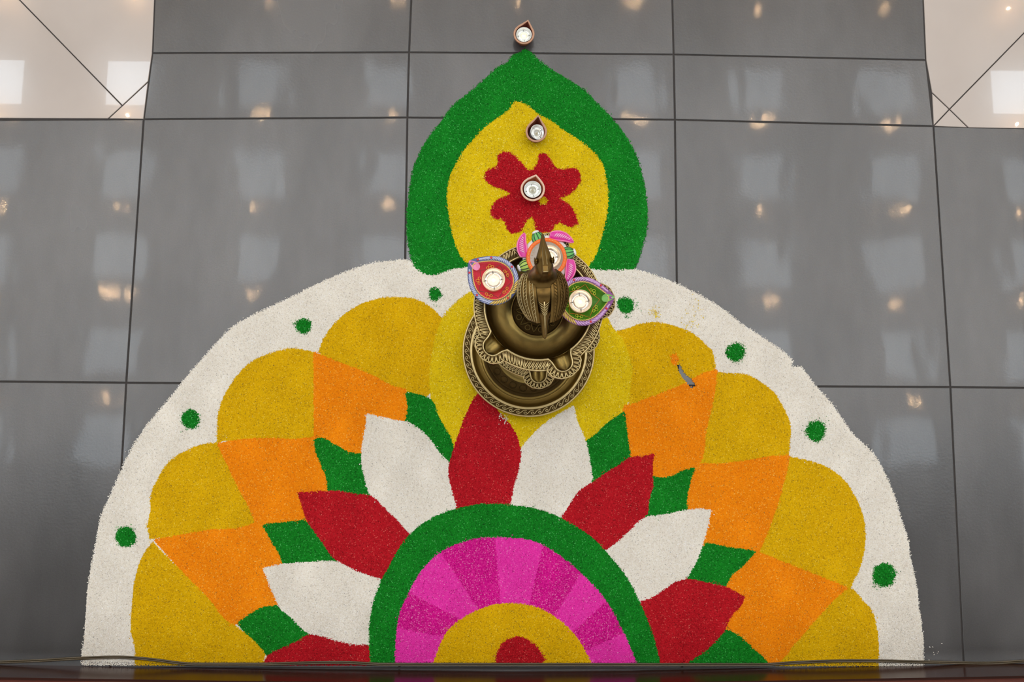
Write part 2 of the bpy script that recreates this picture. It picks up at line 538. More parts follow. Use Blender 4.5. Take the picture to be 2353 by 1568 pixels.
# topmost first: name, colour, outline in the photograph's pixels, edge raggedness, label
REG = []
def reg(name, c, pts, label=None, jit=1.5, smooth=True): REG.append((name, c, pts, jit, label, smooth))

reg('bare_patch', None, [(1553, 838), (1562, 837), (1572, 856), (1590, 872), (1599, 888), (1588, 893), (1577, 880), (1563, 862)])
reg('orange_speck', 'orange', blob(1549, 826, 12, e=.25, sx=.8, sy=1.2), jit=3.0)
reg('yellow_speck', 'lemon', blob(1248, 462, 10, e=.2), jit=3)
reg('centre_spot', 'red', [(1138, 1547), (1140, 1526), (1141, 1503), (1150, 1483), (1170, 1468), (1193, 1463), (1216, 1471), (1239, 1493), (1250, 1513), (1246, 1532), (1240, 1547)], 'red spot at the heart', 3.2)
reg('centre_disc', 'yellow', [(990, BOT)] + CORE + [(1367, BOT)], 'mustard half disc')
for k in range(9):
    reg('ring_segment', 'pink' if k % 2 == 0 else 'magenta', ('ringin', wedge(k)), 'light pink segment' if k % 2 == 0 else 'dark magenta segment', 2.0)
reg('green_ring', 'green', [(854, BOT)] + RING_OUT, 'green half ring', 2.0)
# lotus petals
reg('lotus_petal', 'red', [(1110, 897), (1098, 905), (1075, 941), (1057, 989), (1044, 1025), (1036, 1053), (1030, 1075), (1031, 1095), (1038, 1126), (1048, 1162), (1052, 1190), (1165, 1190), (1173, 1159), (1183, 1110), (1194, 1070), (1197, 1043), (1187, 1000), (1169, 971), (1146, 946), (1122, 910)], 'red lotus petal')
reg('lotus_petal', 'red', [(684, 1132), (718, 1130), (776, 1128), (823, 1136), (852, 1139), (881, 1165), (919, 1202), (937, 1222), (960, 1240), (900, 1340), (873, 1330), (826, 1315), (790, 1297), (768, 1284), (740, 1246), (718, 1217), (703, 1192), (694, 1163)], 'red lotus petal')
reg('lotus_petal', 'red', [(598, BOT), (605, 1525), (616, 1506), (650, 1489), (681, 1474), (714, 1458), (745, 1464), (776, 1474), (823, 1482), (848, 1481), (870, 1500), (870, BOT)], 'red lotus petal', 2.5)
reg('lotus_petal', 'red', [(1504, 1042), (1475, 1049), (1452, 1050), (1415, 1073), (1390, 1087), (1367, 1104), (1329, 1130), (1309, 1159), (1290, 1188), (1300, 1230), (1380, 1270), (1391, 1265), (1415, 1248), (1441, 1225), (1467, 1199), (1485, 1185), (1491, 1152), (1500, 1116), (1499, 1083)], 'red lotus petal')
reg('lotus_petal', 'red', [(1712, 1371), (1665, 1348), (1622, 1338), (1575, 1331), (1553, 1337), (1531, 1351), (1498, 1373), (1472, 1382), (1470, 1420), (1490, BOT), (1578, BOT), (1582, 1522), (1625, 1493), (1645, 1474), (1662, 1453), (1683, 1413), (1701, 1395)], 'red lotus petal')
reg('lotus_petal', 'white', [(843, 951), (879, 958), (912, 966), (937, 970), (968, 989), (988, 1009), (1014, 1045), (1032, 1062), (1045, 1100), (1055, 1190), (960, 1250), (919, 1215), (860, 1146), (850, 1136), (838, 1100), (832, 1075), (830, 1043), (838, 990)], 'white lotus petal')
reg('lotus_petal', 'white', [(604, 1306), (645, 1297), (703, 1292), (772, 1290), (830, 1310), (890, 1330), (880, 1480), (848, 1482), (812, 1482), (776, 1477), (740, 1468), (707, 1455), (674, 1424), (642, 1395), (633, 1377), (616, 1337)], 'white lotus petal')
reg('lotus_petal', 'white', [(1319, 931), (1295, 945), (1262, 965), (1225, 998), (1196, 1032), (1170, 1100), (1160, 1190), (1290, 1200), (1320, 1150), (1362, 1102), (1359, 1080), (1354, 1050), (1347, 1016), (1336, 990), (1327, 968)], 'white lotus petal')
reg('lotus_petal', 'white', [(1634, 1171), (1604, 1169), (1575, 1172), (1524, 1183), (1486, 1188), (1450, 1210), (1380, 1265), (1460, 1395), (1495, 1380), (1531, 1360), (1575, 1332), (1593, 1304), (1607, 1275), (1620, 1235), (1629, 1199)], 'white lotus petal')
# green leaves between the petals
reg('leaf', 'green', [(549, 1431), (576, 1413), (598, 1400), (638, 1393), (667, 1416), (710, 1450), (714, 1470), (660, 1500), (616, 1508), (609, 1497), (576, 1462), (556, 1444)], 'green leaf')
reg('leaf', 'green', [(606, 1207), (650, 1203), (702, 1197), (760, 1270), (780, 1295), (700, 1297), (652, 1295), (645, 1275), (627, 1246)], 'green leaf')
reg('leaf', 'green', [(724, 1010), (739, 1009), (775, 1027), (808, 1043), (835, 1045), (860, 1140), (820, 1142), (754, 1127), (754, 1105), (740, 1069), (727, 1036)], 'green leaf')
reg('leaf', 'green', [(934, 903), (943, 905), (978, 914), (992, 922), (1004, 953), (1021, 985), (1034, 1007), (1040, 1040), (1035, 1070), (980, 1030), (930, 985), (934, 966), (939, 940)], 'green leaf')
reg('leaf', 'green', [(1434, 948), (1401, 970), (1368, 1000), (1350, 1013), (1350, 1080), (1365, 1115), (1420, 1080), (1447, 1048), (1440, 1005), (1436, 975)], 'green leaf')
reg('leaf', 'green', [(1595, 1076), (1567, 1085), (1543, 1097), (1516, 1100), (1500, 1096), (1480, 1150), (1484, 1195), (1524, 1187), (1577, 1175), (1576, 1152), (1584, 1107)], 'green leaf')
reg('leaf', 'green', [(1622, 1249), (1676, 1260), (1734, 1268), (1712, 1294), (1676, 1327), (1666, 1348), (1622, 1345), (1570, 1340), (1585, 1300)], 'green leaf')
reg('leaf', 'green', [(1668, 1448), (1698, 1463), (1734, 1496), (1761, 1522), (1770, BOT), (1575, BOT), (1582, 1520), (1630, 1480)], 'green leaf')
# orange
reg('orange_diamond', 'orange', [(357, 1242), (413, 1232), (493, 1219), (555, 1215), (591, 1203), (640, 1200), (690, 1290), (660, 1400), (550, 1434), (540, 1433), (480, 1372), (405, 1296)], 'orange diamond')
reg('orange_diamond', 'orange', [(502, 1021), (551, 1013), (620, 1009), (682, 1011), (728, 1006), (770, 1060), (770, 1140), (740, 1200), (605, 1207), (588, 1200), (576, 1170), (551, 1123), (526, 1072)], 'orange diamond')
reg('orange_diamond', 'orange', [(723, 811), (764, 829), (812, 847), (866, 870), (899, 888), (932, 897), (945, 930), (945, 985), (860, 1000), (840, 1060), (800, 1050), (724, 1010)], 'orange diamond')
reg('orange_diamond', 'orange', [(1646, 851), (1611, 862), (1594, 871), (1570, 885), (1537, 899), (1489, 917), (1449, 932), (1435, 934), (1430, 960), (1435, 1060), (1500, 1110), (1560, 1110), (1605, 1067), (1621, 989), (1638, 911)], 'orange diamond')
reg('orange_diamond', 'orange', [(1812, 1049), (1773, 1051), (1706, 1062), (1638, 1069), (1604, 1069), (1590, 1080), (1570, 1110), (1560, 1180), (1600, 1260), (1740, 1272), (1767, 1210), (1788, 1145), (1806, 1080)], 'orange diamond')
reg('orange_diamond', 'orange', [(1741, 1270), (1778, 1285), (1821, 1302), (1893, 1331), (1945, 1351), (1915, 1378), (1875, 1421), (1821, 1483), (1785, 1523), (1750, 1530), (1650, 1450), (1640, 1340), (1680, 1300)], 'orange diamond')
# teardrop in the middle, brighter yellow
reg('teardrop', 'lemon', [(1215, 640), (1140, 650), (1077, 672), (1039, 703), (1019, 726), (1006, 757), (993, 808), (987, 859), (988, 900), (993, 928), (1006, 961), (1021, 986), (1034, 1007), (1040, 1040), (1190, 1045), (1352, 1014), (1368, 999), (1401, 968), (1432, 948), (1444, 925), (1449, 887), (1452, 843), (1445, 816), (1432, 783), (1411, 757), (1391, 722), (1370, 690), (1300, 655)], 'lemon yellow teardrop under the lamp')
# outer mustard petals
reg('outer_petal', 'yellow', [(352, 1245), (330, 1275), (312, 1326), (305, 1380), (303, 1460), (310, 1485), (311, BOT), (595, BOT), (609, 1512), (611, 1500), (576, 1464), (540, 1436), (480, 1375), (405, 1299)], 'mustard outer petal')
reg('outer_petal', 'yellow', [(500, 1017), (471, 1020), (428, 1036), (388, 1062), (363, 1101), (348, 1134), (345, 1181), (339, 1210), (345, 1240), (413, 1231), (493, 1218), (551, 1214), (590, 1202), (576, 1170), (551, 1123), (526, 1072)], 'mustard outer petal')
reg('outer_petal', 'yellow', [(722, 809), (668, 801), (620, 813), (585, 827), (558, 849), (530, 884), (513, 915), (501, 956), (499, 1016), (551, 1012), (620, 1008), (682, 1011), (722, 1007)], 'mustard outer petal')
reg('outer_petal', 'yellow', [(731, 811), (746, 775), (766, 747), (802, 715), (838, 696), (884, 684), (917, 683), (955, 689), (981, 699), (1001, 716), (1020, 735), (1010, 800), (1000, 880), (990, 905), (978, 913), (940, 901), (899, 888), (866, 870), (812, 847), (764, 829)], 'mustard outer petal')
reg('outer_petal', 'yellow', [(1410, 762), (1445, 754), (1469, 745), (1520, 742), (1557, 752), (1591, 766), (1618, 789), (1638, 810), (1641, 830), (1646, 851), (1611, 862), (1570, 885), (1489, 917), (1446, 932), (1440, 880), (1430, 800)], 'mustard outer petal')
reg('outer_petal', 'yellow', [(1648, 855), (1679, 859), (1712, 860), (1746, 877), (1780, 904), (1800, 938), (1814, 968), (1817, 985), (1814, 1019), (1812, 1049), (1773, 1051), (1706, 1062), (1638, 1069), (1606, 1069), (1621, 989), (1638, 911), (1646, 864)], 'mustard outer petal')
reg('outer_petal', 'yellow', [(1814, 1050), (1864, 1060), (1908, 1078), (1937, 1101), (1966, 1145), (1982, 1185), (1988, 1225), (1986, 1261), (1973, 1312), (1962, 1333), (1955, 1352), (1944, 1351), (1893, 1331), (1821, 1302), (1778, 1285), (1741, 1269), (1767, 1210), (1788, 1145), (1806, 1080)], 'mustard outer petal')
reg('outer_petal', 'yellow', [(1955, 1352), (1980, 1377), (2002, 1402), (2013, 1435), (2017, 1467), (2018, BOT), (1770, BOT), (1785, 1523), (1821, 1483), (1875, 1421), (1915, 1378), (1946, 1351)], 'mustard outer petal')
# green dots on the white border
for x, y, r in ((1000, 676, 15), (699, 750, 18), (438, 963, 22), (290, 1235, 24), (1437, 702, 19), (1688, 810, 21), (1873, 991, 23), (2030, 1322, 27)):
    reg('green_dot', 'green', blob(x, y, r), 'green dot on the white border', 3.6)
# tall pointed leaf above
reg('flower', 'red', [(1080 + x / 6.818, 330 + y / 6.818) for x, y in [(640, 790), (540, 740), (400, 690), (290, 640), (225, 540), (240, 460), (300, 410), (400, 375), (440, 280), (430, 190), (500, 145), (610, 135), (690, 195), (790, 290), (870, 385), (930, 430), (1000, 415), (1050, 310), (1085, 170), (1140, 150), (1210, 190), (1290, 310), (1350, 390), (1470, 410), (1600, 390), (1670, 395), (1720, 460), (1735, 540), (1700, 650), (1640, 740), (1540, 810), (1400, 860), (1460, 905), (1560, 970), (1630, 1070), (1680, 1190), (1695, 1260), (1590, 1325), (1480, 1285), (1400, 1240), (1340, 1270), (1310, 1340), (1250, 1400), (1040, 1400), (1015, 1330), (1005, 1210), (960, 1150), (900, 1200), (850, 1290), (820, 1370), (740, 1400), (650, 1415), (570, 1340), (555, 1240), (500, 1200), (400, 1190), (330, 1120), (330, 1020), (390, 920), (500, 850), (600, 815)]], 'red five-lobed flower', 2.6)
reg('leaf_heart', 'lemon', [(1182, 234), (1196, 235), (1207, 240), (1237, 262), (1268, 281), (1300, 303), (1340, 330), (1366, 352), (1385, 380), (1393, 410), (1397, 440), (1396, 480), (1389, 520), (1378, 560), (1365, 595), (1345, 622), (1220, 600), (1082, 610), (1062, 595), (1052, 575), (1040, 540), (1032, 500), (1027, 460), (1030, 420), (1041, 390), (1060, 355), (1085, 325), (1110, 298), (1140, 274), (1168, 254)], 'lemon yellow heart of the tall leaf', 2.2)
reg('pointed_leaf', 'green', [(1206, 112), (1196, 120), (1173, 130), (1167, 142), (1146, 153), (1117, 179), (1075, 215), (1040, 243), (1013, 280), (985, 315), (965, 350), (950, 385), (943, 420), (938, 460), (934, 500), (935, 540), (940, 575), (950, 610), (960, 622), (985, 633), (1040, 620), (1082, 612), (1220, 560), (1345, 618), (1400, 621), (1458, 620), (1466, 605), (1475, 575), (1484, 540), (1489, 505), (1487, 470), (1480, 420), (1470, 380), (1455, 340), (1430, 300), (1405, 270), (1375, 240), (1340, 205), (1312, 187), (1272, 162), (1235, 136), (1220, 120)], 'green tall pointed leaf', 2.6)
# white ground
reg('white_border', 'white', [(190, BOT), (188, 1507), (194, 1460), (198, 1416), (205, 1326), (220, 1250), (234, 1181), (250, 1145), (276, 1087), (290, 1055), (310, 1018), (341, 973), (393, 911), (417, 880), (458, 832), (489, 798), (517, 767), (558, 736), (585, 722), (647, 693), (723, 656), (795, 624), (850, 606), (900, 599), (930, 597), (955, 604), (985, 628), (1080, 612), (1220, 590), (1345, 616), (1410, 619), (1462, 619), (1503, 632), (1537, 644), (1570, 659), (1604, 676), (1638, 695), (1672, 718), (1706, 745), (1739, 766), (1773, 789), (1807, 813), (1824, 832), (1816, 843), (1838, 841), (1848, 852), (1875, 887), (1908, 924), (1935, 962), (1966, 1004), (1999, 1033), (2024, 1069), (2038, 1098), (2057, 1145), (2071, 1192), (2086, 1239), (2093, 1286), (2104, 1333), (2111, 1391), (2118, 1435), (2122, 1489), (2121, BOT)], 'broad white border', 2.4)

GS = 0.00165                                           # grain spacing
CELL = 0.0034                                          # bed cell
x0f, y0f, x1f, y1f = -0.16, -1.215, 1.74, 0.21
polys = []
ringin = smooth_poly([(902, BOT)] + RING_IN + [(1475, BOT)])
for name, c, pts, jit, label, smooth in REG:
    if isinstance(pts, tuple):
        polys.append((np.array(pts[1], float), ringin))
    else:
        polys.append((smooth_poly(pts), None))


def classify(P, jitter=True):
    px = proj(P)
    idx = np.full(len(P), -1)
    g = rng.normal(size=px.shape)
    lo = px - 12
    for k, (name, c, pts, jit, label, smooth) in enumerate(REG):
        A, B = polys[k]
        bb0, bb1 = A.min(0) - 14, A.max(0) + 14
        cand = np.nonzero((idx == -1) & (px[:, 0] > bb0[0]) & (px[:, 0] < bb1[0]) & (px[:, 1] > bb0[1]) & (px[:, 1] < bb1[1]))[0]
        if not len(cand): continue
        q = px[cand] + (g[cand] * (jit * 0.55) if jitter else 0)
        ok = inside(A, q)
        if name in ('orange_diamond', 'leaf'):
            for dx_, dy_ in ((2.6, 0), (-2.6, 0), (0, 2.6), (0, -2.6)):
                ok |= inside(A, q + np.array([dx_, dy_]))
        if B is not None: ok &= inside(B, q)
        idx[cand[ok]] = k
    return idx


# low frequency thinness field: where the layer is thin, some grains are missing
def lowfreq(P, scale, seed):
    r = np.random.default_rng(seed)
    s = np.zeros(len(P))
    for k in range(9):
        a = r.uniform(0, 2 * math.pi); w = scale * r.uniform(0.6, 2.2)
        s += np.sin(P[:, 0] * w * math.cos(a) + P[:, 1] * w * math.sin(a) + r.uniform(0, 6.3))
    return s / 3.0


# bed
nx, ny = int((x1f - x0f) / CELL), int((y1f - y0f) / CELL)
gx, gy = np.meshgrid(x0f + np.arange(nx + 1) * CELL, y0f + np.arange(ny + 1) * CELL)
VP = np.column_stack([gx.ravel(), gy.ravel()])
vid = classify(VP, False).reshape(ny + 1, nx + 1)
okc = (vid[:-1, :-1] >= 0) & (vid[1:, :-1] >= 0) & (vid[:-1, 1:] >= 0) & (vid[1:, 1:] >= 0)
cc = classify(np.column_stack([(gx[:-1, :-1] + CELL / 2).ravel(), (gy[:-1, :-1] + CELL / 2).ravel()]), False).reshape(ny, nx)
cellid = np.where(okc, cc, -1)
for k_ in range(len(REG)):
    if REG[k_][1] is None: cellid[cellid == k_] = -1
bedz = (0.0021 + 0.0003 * lowfreq(VP, 60, 3)).clip(0.0012, 0.003)
# grains
gxn, gyn = int((x1f - x0f) / GS), int((y1f - y0f) / GS)
ax, ay = np.meshgrid(x0f + (np.arange(gxn) + 0.5) * GS, y0f + (np.arange(gyn) + 0.5) * GS)
GP = np.column_stack([ax.ravel(), ay.ravel()]) + rng.uniform(-0.5, 0.5, (gxn * gyn, 2)) * GS
gid = classify(GP, True)
NOEDGE = -1.186
keep = (gid >= 0) & (GP[:, 1] > NOEDGE - 0.006)
GP, gid = GP[keep], gid[keep]
thin = lowfreq(GP, 42, 5) + 0.6 * lowfreq(GP, 150, 6)
drop = rng.uniform(size=len(GP)) < np.clip((thin - 1.7) * 0.35, 0, 0.4)
GP, gid = GP[~drop], gid[~drop]
# strays around edges
NS = 1500
src = rng.integers(0, len(GP), NS * 14)
sp = GP[src] + rng.normal(size=(NS * 14, 2)) * 0.0035
sid = classify(sp, False)
ok = (sid != gid[src]) & (sp[:, 1] > NOEDGE)
stray_p, stray_c, stray_on = sp[ok][:NS], gid[src][ok][:NS], sid[ok][:NS]

OCT_V = np.array([(1, 0, 0), (-1, 0, 0), (0, 1, 0), (0, -1, 0), (0, 0, 1)], float)
OCT_F = np.array([(0, 2, 4), (2, 1, 4), (1, 3, 4), (3, 0, 4)])


def grains(P, z):
    n = len(P)
    L_ = rng.uniform(0.0012, 0.0021, n); W_ = rng.uniform(0.0007, 0.0011, n); H_ = rng.uniform(0.0005, 0.0009, n)
    a = rng.uniform(0, 2 * math.pi, n); t_ = rng.normal(0, 0.25, n)
    v = np.empty((n, 5, 3))
    lx = OCT_V[None, :, 0] * L_[:, None]; ly = OCT_V[None, :, 1] * W_[:, None]; lz = OCT_V[None, :, 2] * H_[:, None]
    tx = lx * np.cos(t_)[:, None] - lz * np.sin(t_)[:, None]; tz = lx * np.sin(t_)[:, None] + lz * np.cos(t_)[:, None]
    v[:, :, 0] = P[:, 0:1] + tx * np.cos(a)[:, None] - ly * np.sin(a)[:, None]
    v[:, :, 1] = P[:, 1:2] + tx * np.sin(a)[:, None] + ly * np.cos(a)[:, None]
    v[:, :, 2] = z[:, None] + tz
    f = (OCT_F[None] + 5 * np.arange(n)[:, None, None]).reshape(-1, 3)
    return v.reshape(-1, 3), f, np.repeat(rng.uniform(0, 1, n), 5)


def fast_mesh(name, V, quads, tris, attr, mat):
    me = bpy.data.meshes.new(name)
    nv, nq, ntri = len(V), len(quads), len(tris)
    me.vertices.add(nv)
    me.vertices.foreach_set('co', V.astype(np.float32).ravel())
    me.loops.add(nq * 4 + ntri * 3)
    me.loops.foreach_set('vertex_index', np.concatenate([quads.ravel(), tris.ravel()]).astype(np.int32))
    me.polygons.add(nq + ntri)
    me.polygons.foreach_set('loop_start', np.concatenate([np.arange(nq) * 4, nq * 4 + np.arange(ntri) * 3]).astype(np.int32))
    me.materials.append(mat)
    at = me.attributes.new('grain', 'FLOAT', 'POINT')
    at.data.foreach_set('value', attr.astype(np.float32))
    me.update(calc_edges=True)
    me.validate()
    return me


rangoli = empty('rangoli', (0.82, -0.65, 0), 0, 'half-round lotus rangoli of coloured powder with a tall pointed leaf, on grey floor tiles', 'rangoli')
rx, ry = 0.82, -0.65
for k, (name, c, pts, jit, label, smooth) in enumerate(REG):
    if c is None: continue
    sel = gid == k
    P = GP[sel]
    ci, cj = np.nonzero((cellid == k) & (gy[:-1, :-1] > NOEDGE))
    if len(P) == 0: continue
    ux = ((P[:, 0] - x0f) / CELL).astype(int).clip(0, nx - 1); uy = ((P[:, 1] - y0f) / CELL).astype(int).clip(0, ny - 1)
    onbed = cellid[uy, ux] >= 0
    over = 0.0012 if name in ('green_dot', 'centre_spot', 'flower', 'orange_speck', 'yellow_speck') else 0.0
    z = np.where(onbed, 0.0022 + over, 0.0010) + rng.uniform(0, 0.0009, len(P))
    V, T, A = grains(P, z)
    # bed quads, compacted
    corner = np.column_stack([ci * (nx + 1) + cj, ci * (nx + 1) + cj + 1, (ci + 1) * (nx + 1) + cj + 1, (ci + 1) * (nx + 1) + cj])
    uq, inv = np.unique(corner, return_inverse=True)
    BV = np.column_stack([VP[uq], bedz[uq]])
    BA = 0.35 + 0.35 * np.random.default_rng(k).uniform(size=len(uq))
    Q = inv.reshape(-1, 4)
    allV = np.vstack([BV, V]) - np.array([rx, ry, 0])
    me = fast_mesh(name, allV, Q, T + len(BV), np.concatenate([BA, A]), PW[c])
    o = link(name, me, rangoli)
    if label: o['label'] = label
# loose grains, one part for each colour
for c in PW:
    sel = np.array([REG[i][1] == c for i in stray_c])
    if not sel.any(): continue
    P = stray_p[sel]
    z = np.where(stray_on[sel] >= 0, 0.0043, 0.0011)
    V, T, A = grains(P, z)
    me = fast_mesh('loose_grains', V - np.array([rx, ry, 0]), np.zeros((0, 4), int), T, A, PW[c])
    tag(link('loose_grains', me, rangoli), kind='stuff')
# yellow spill on the white border and green crumbs round the dots
for (c, spots) in (('lemon', [(1503, 718, 9, 34), (1508, 727, 5, 16), (1600, 700, 14, 10), (1580, 740, 22, 26), (1610, 725, 12, 8)]),
                   ('green', [(1462, 707, 12, 14), (1440, 730, 7, 14), (1705, 802, 9, 14), (1698, 828, 7, 12), (1000, 692, 10, 16), (680, 742, 9, 18), (1890, 972, 14, 16), (1850, 990, 10, 12), (275, 1222, 8, 12), (305, 1222, 8, 10), (430, 980, 14, 10), (2050, 1318, 12, 14), (2010, 1345, 10, 10)]),
                   ('white', [(2145, 1496, 14, 8), (1160, 965, 9, 26), (1150, 955, 5, 14)])):
    pts = []
    for x, y, s_, n_ in spots:
        for _ in range(n_):
            pts.append(un(x + random.gauss(0, s_ * .6), y + random.gauss(0, s_ * .6)))
    P = np.array(pts)
    on = classify(P, False)
    V, T, A = grains(P, np.where(on >= 0, 0.0044, 0.0011))
    me = fast_mesh('loose_grains', V - np.array([rx, ry, 0]), np.zeros((0, 4), int), T, A, PW[c])
    tag(link('loose_grains', me, rangoli), kind='stuff')

# ------------------------------------------------------------------ cord along the board
cord_px = [(-60, 1525), (0, 1523), (100, 1519), (190, 1513), (290, 1511), (350, 1516), (430, 1526), (500, 1529), (600, 1527), (700, 1524), (800, 1523), (853, 1526), (919, 1530), (985, 1531), (1045, 1531), (1084, 1535), (1134, 1539), (1200, 1538), (1282, 1533), (1365, 1530), (1408, 1534), (1448, 1538), (1521, 1539), (1627, 1538), (1704, 1533), (1785, 1526), (1845, 1522), (2007, 1519), (2129, 1522), (2210, 1525), (2291, 1525), (2353, 1521), (2420, 1518)]
path = [un(x, y, 0.006) for x, y in smooth_poly(cord_px, 14, 200, closed=False)]
on_ = (classify(np.array(path), False) >= 0).astype(float)
on_ = np.convolve(np.pad(on_, 4, mode='edge'), np.ones(9) / 9, 'valid')
cord_z = 0.0022 + 0.0054 * np.clip(on_ * 1.6, 0, 1)
mb = MB()
cxx, cyy = path[len(path) // 2]
for off in (-0.00165, 0.00165):
    pp = []
    for i, (x, y) in enumerate(path):
        pp.append((x - cxx, max(y, -1.1885) - cyy + off, float(cord_z[i])))
    mb.tube(pp, 0.00175, 7)
cord = mb.build('power_cord', simple('olive_plastic', lin(84, 72, 50), 0.3, spec=0.6, noise=0.2, nscale=30))
cord.location = (cxx, cyy, 0)
tag(cord, 'thin olive-brown twin-core cord lying along the polished wooden board', 'cord')


# ------------------------------------------------------------------ clay lamps on the floor
def teardrop(R, tip, sig, a0, n=56, wob=0.0, sharp=1.0):
    """list of (angle, radius): circle of radius R drawn out to R+tip at angle a0"""
    out = []
    for i in range(n):
        a = 2 * math.pi * i / n + a0
        d = abs(((a - a0 + math.pi) % (2 * math.pi)) - math.pi)
        r = R + tip * math.exp(-(d / sig) ** sharp) + wob * math.sin(3 * a + a0 * 5) * R * 0.5 + wob * math.sin(7 * a) * R * 0.25
        out.append((a, r))
    return out


def loft(mb, outline, prof, tiplift=0.0, a0=0.0, mi=0, c=(0, 0)):
    """prof: (scale, inset, z)"""
    rows = []
    for s_, ins, z in prof:
        row = []
        for a, r in outline:
            rr = max(0.0002, r * s_ - ins)
            d = abs(((a - a0 + math.pi) % (2 * math.pi)) - math.pi)
            row.append((c[0] + rr * math.cos(a), c[1] + rr * math.sin(a), z + tiplift * math.exp(-(d / 0.35) ** 2) * (z > 0.012)))
        rows.append(row)
    return mb.grid(rows, close_u=True, mi=mi)


CLAY = {
    'dark': (simple('dark_terracotta', lin(116, 50, 30), 0.75, noise=0.25, nscale=120, bump=0.3), simple('pale_clay_rim', lin(198, 152, 124), 0.8, noise=0.15, nscale=160, bump=0.3)),
    'pale': (simple('terracotta', lin(184, 102, 62), 0.75, noise=0.2, nscale=120, bump=0.3), simple('cream_clay_rim', lin(236, 196, 172), 0.8, noise=0.1, nscale=160, bump=0.3)),
}
chrome = simple('silvered_plastic', (0.90, 0.92, 0.87, 1), 0.20, 0.6)
clear = simple('clear_plastic', (0.93, 0.95, 0.92, 1), 0.10, 0.2, spec=0.8, trans=0.15)
stud_m = simple('grey_stud', (0.25, 0.25, 0.24, 1), 0.3, 0.6)
wick_dim = simple('unlit_flame', lin(190, 180, 150), 0.3, spec=0.6)
wick_warm = simple('warm_flame', lin(255, 220, 160), 0.4, emit=(1.0, 0.78, 0.42, 1), estr=2.2)
wick_lit = simple('lit_flame', lin(255, 240, 210), 0.4, emit=(1.0, 0.80, 0.52, 1), estr=2.6)
glow_lit = simple('lit_diffuser', lin(235, 222, 205), 0.16, 0.75, emit=(1.0, 0.72, 0.45, 1), estr=0.10)


def tealight(loc, label, R=0.0182, lit=0, tilt=(0, 0), rz=0.0, group='small round tealights'):
    t = empty('tealight', loc, rz, label, 'tealight', group)
    t.rotation_euler = (tilt[0], tilt[1], rz)
    s_ = R / 0.0182
    P = lambda pr: [(r * s_, z * s_) for r, z in pr]
    mb = MB(); mb.lathe(P([(0.001, 0), (0.0165, 0), (0.0172, 0.001), (0.0178, 0.0135), (0.0182, 0.0142), (0.0182, 0.0148), (0.0176, 0.0150), (0.0170, 0.0146), (0.0166, 0.0125)]), 48)
    mb.build('cup', clear if lit < 2 else simple('lit_cup', lin(250, 230, 200), 0.15, spec=0.6, trans=0.3, emit=(1, .62, .30, 1), estr=0.14), t)
    mb = MB(); mb.lathe(P([(0.0167, 0.0128), (0.0150, 0.0098), (0.0128, 0.0082), (0.0100, 0.0078), (0.0097, 0.0086), (0.0088, 0.0090), (0.0080, 0.0084), (0.0070, 0.0060), (0.0050, 0.0046), (0.0005, 0.0042)]), 48)
    mb.build('reflector', chrome if lit < 2 else glow_lit, t)
    mb = MB(); mb.lathe(P([(0.0022, 0.0042), (0.0026, 0.0070), (0.0023, 0.0092), (0.0013, 0.0110), (0.0002, 0.0116)]), 20)
    mb.build('flame', (wick_dim, wick_warm, wick_lit)[lit], t)
    sm = MB(); sm.ball((0, 0, 0), 0.0011 * s_, n=8, m=5)
    for k in range(4):
        a = math.pi / 2 * k + 0.1
        o = sm.build('stud', stud_m, t)
        o.location = (0.0124 * s_ * math.cos(a), 0.0124 * s_ * math.sin(a), 0.0089 * s_)
    return t


def clay_lamp(px, z_at, R, tip, a0, kind, label, seed, H=0.030):
    x, y = un(px[0], px[1], z_at)
    base = (0.0042, 0.0056)[seed - 1] if seed else 0.0
    t = empty('clay_lamp', (x, y, base), 0, label, 'oil lamp', 'clay lamps in a line')
    out = teardrop(R, tip, 0.30, a0, 96, 0.012, 1.05)
    mb = MB()
    loft(mb, out, [(0.0, 0, 0.0), (0.60, 0, 0.0), (0.66, 0, 0.002), (0.82, 0, 0.013), (0.95, 0, 0.022), (1.0, 0, H - 0.003), (1.0, 0.0006, H - 0.0008)], 0.003, a0)
    loft(mb, out, [(1.0, 0.0044, H - 0.0012), (0.98, 0.0050, H - 0.006), (0.86, 0.004, 0.015), (0.74, 0.002, 0.0095), (0.4, 0, 0.0085), (0.0, 0, 0.0085)], 0.003, a0)
    mb.build('bowl', CLAY[kind][0], t)
    mb = MB()
    loft(mb, out, [(1.0, 0.0001, H - 0.0022), (1.0, 0.0004, H - 0.0006), (1.0, 0.0014, H + 0.0002), (1.0, 0.0034, H), (1.0, 0.0047, H - 0.0018)], 0.003, a0)
    mb.build('rim', CLAY[kind][1], t)
    return t, x, y, base


UP = math.radians(90)
t, x, y, b0 = clay_lamp((1204, 78), 0.030, 0.0240, 0.0112, UP - 0.28, 'dark', 'dark clay lamp on bare tile at the tip of the green leaf', 0)
tealight((x, y - 0.0008, 0.0145), 'clear tealight in the farthest clay lamp, at the leaf tip', 0.0178, 1)
t, x, y, b0 = clay_lamp((1232, 304), 0.030, 0.0240, 0.0150, UP - 0.12, 'dark', 'dark clay lamp standing on yellow powder above the red flower', 1)
tealight((x + 0.0003, y - 0.0004, b0 + 0.0135), 'tilted silvery tealight in the clay lamp on yellow powder', 0.0178, 0, (math.radians(8), math.radians(14)), 0.6)
t, x, y, b0 = clay_lamp((1224, 436), 0.029, 0.0272, 0.0070, UP - 0.22, 'pale', 'pale-rimmed clay lamp in the middle of the red flower', 2, 0.028)
tealight((x - 0.0002, y - 0.0006, b0 + 0.0125), 'silvery tealight in the pale clay lamp on the red flower', 0.0192, 0, (0, 0), 0.1)

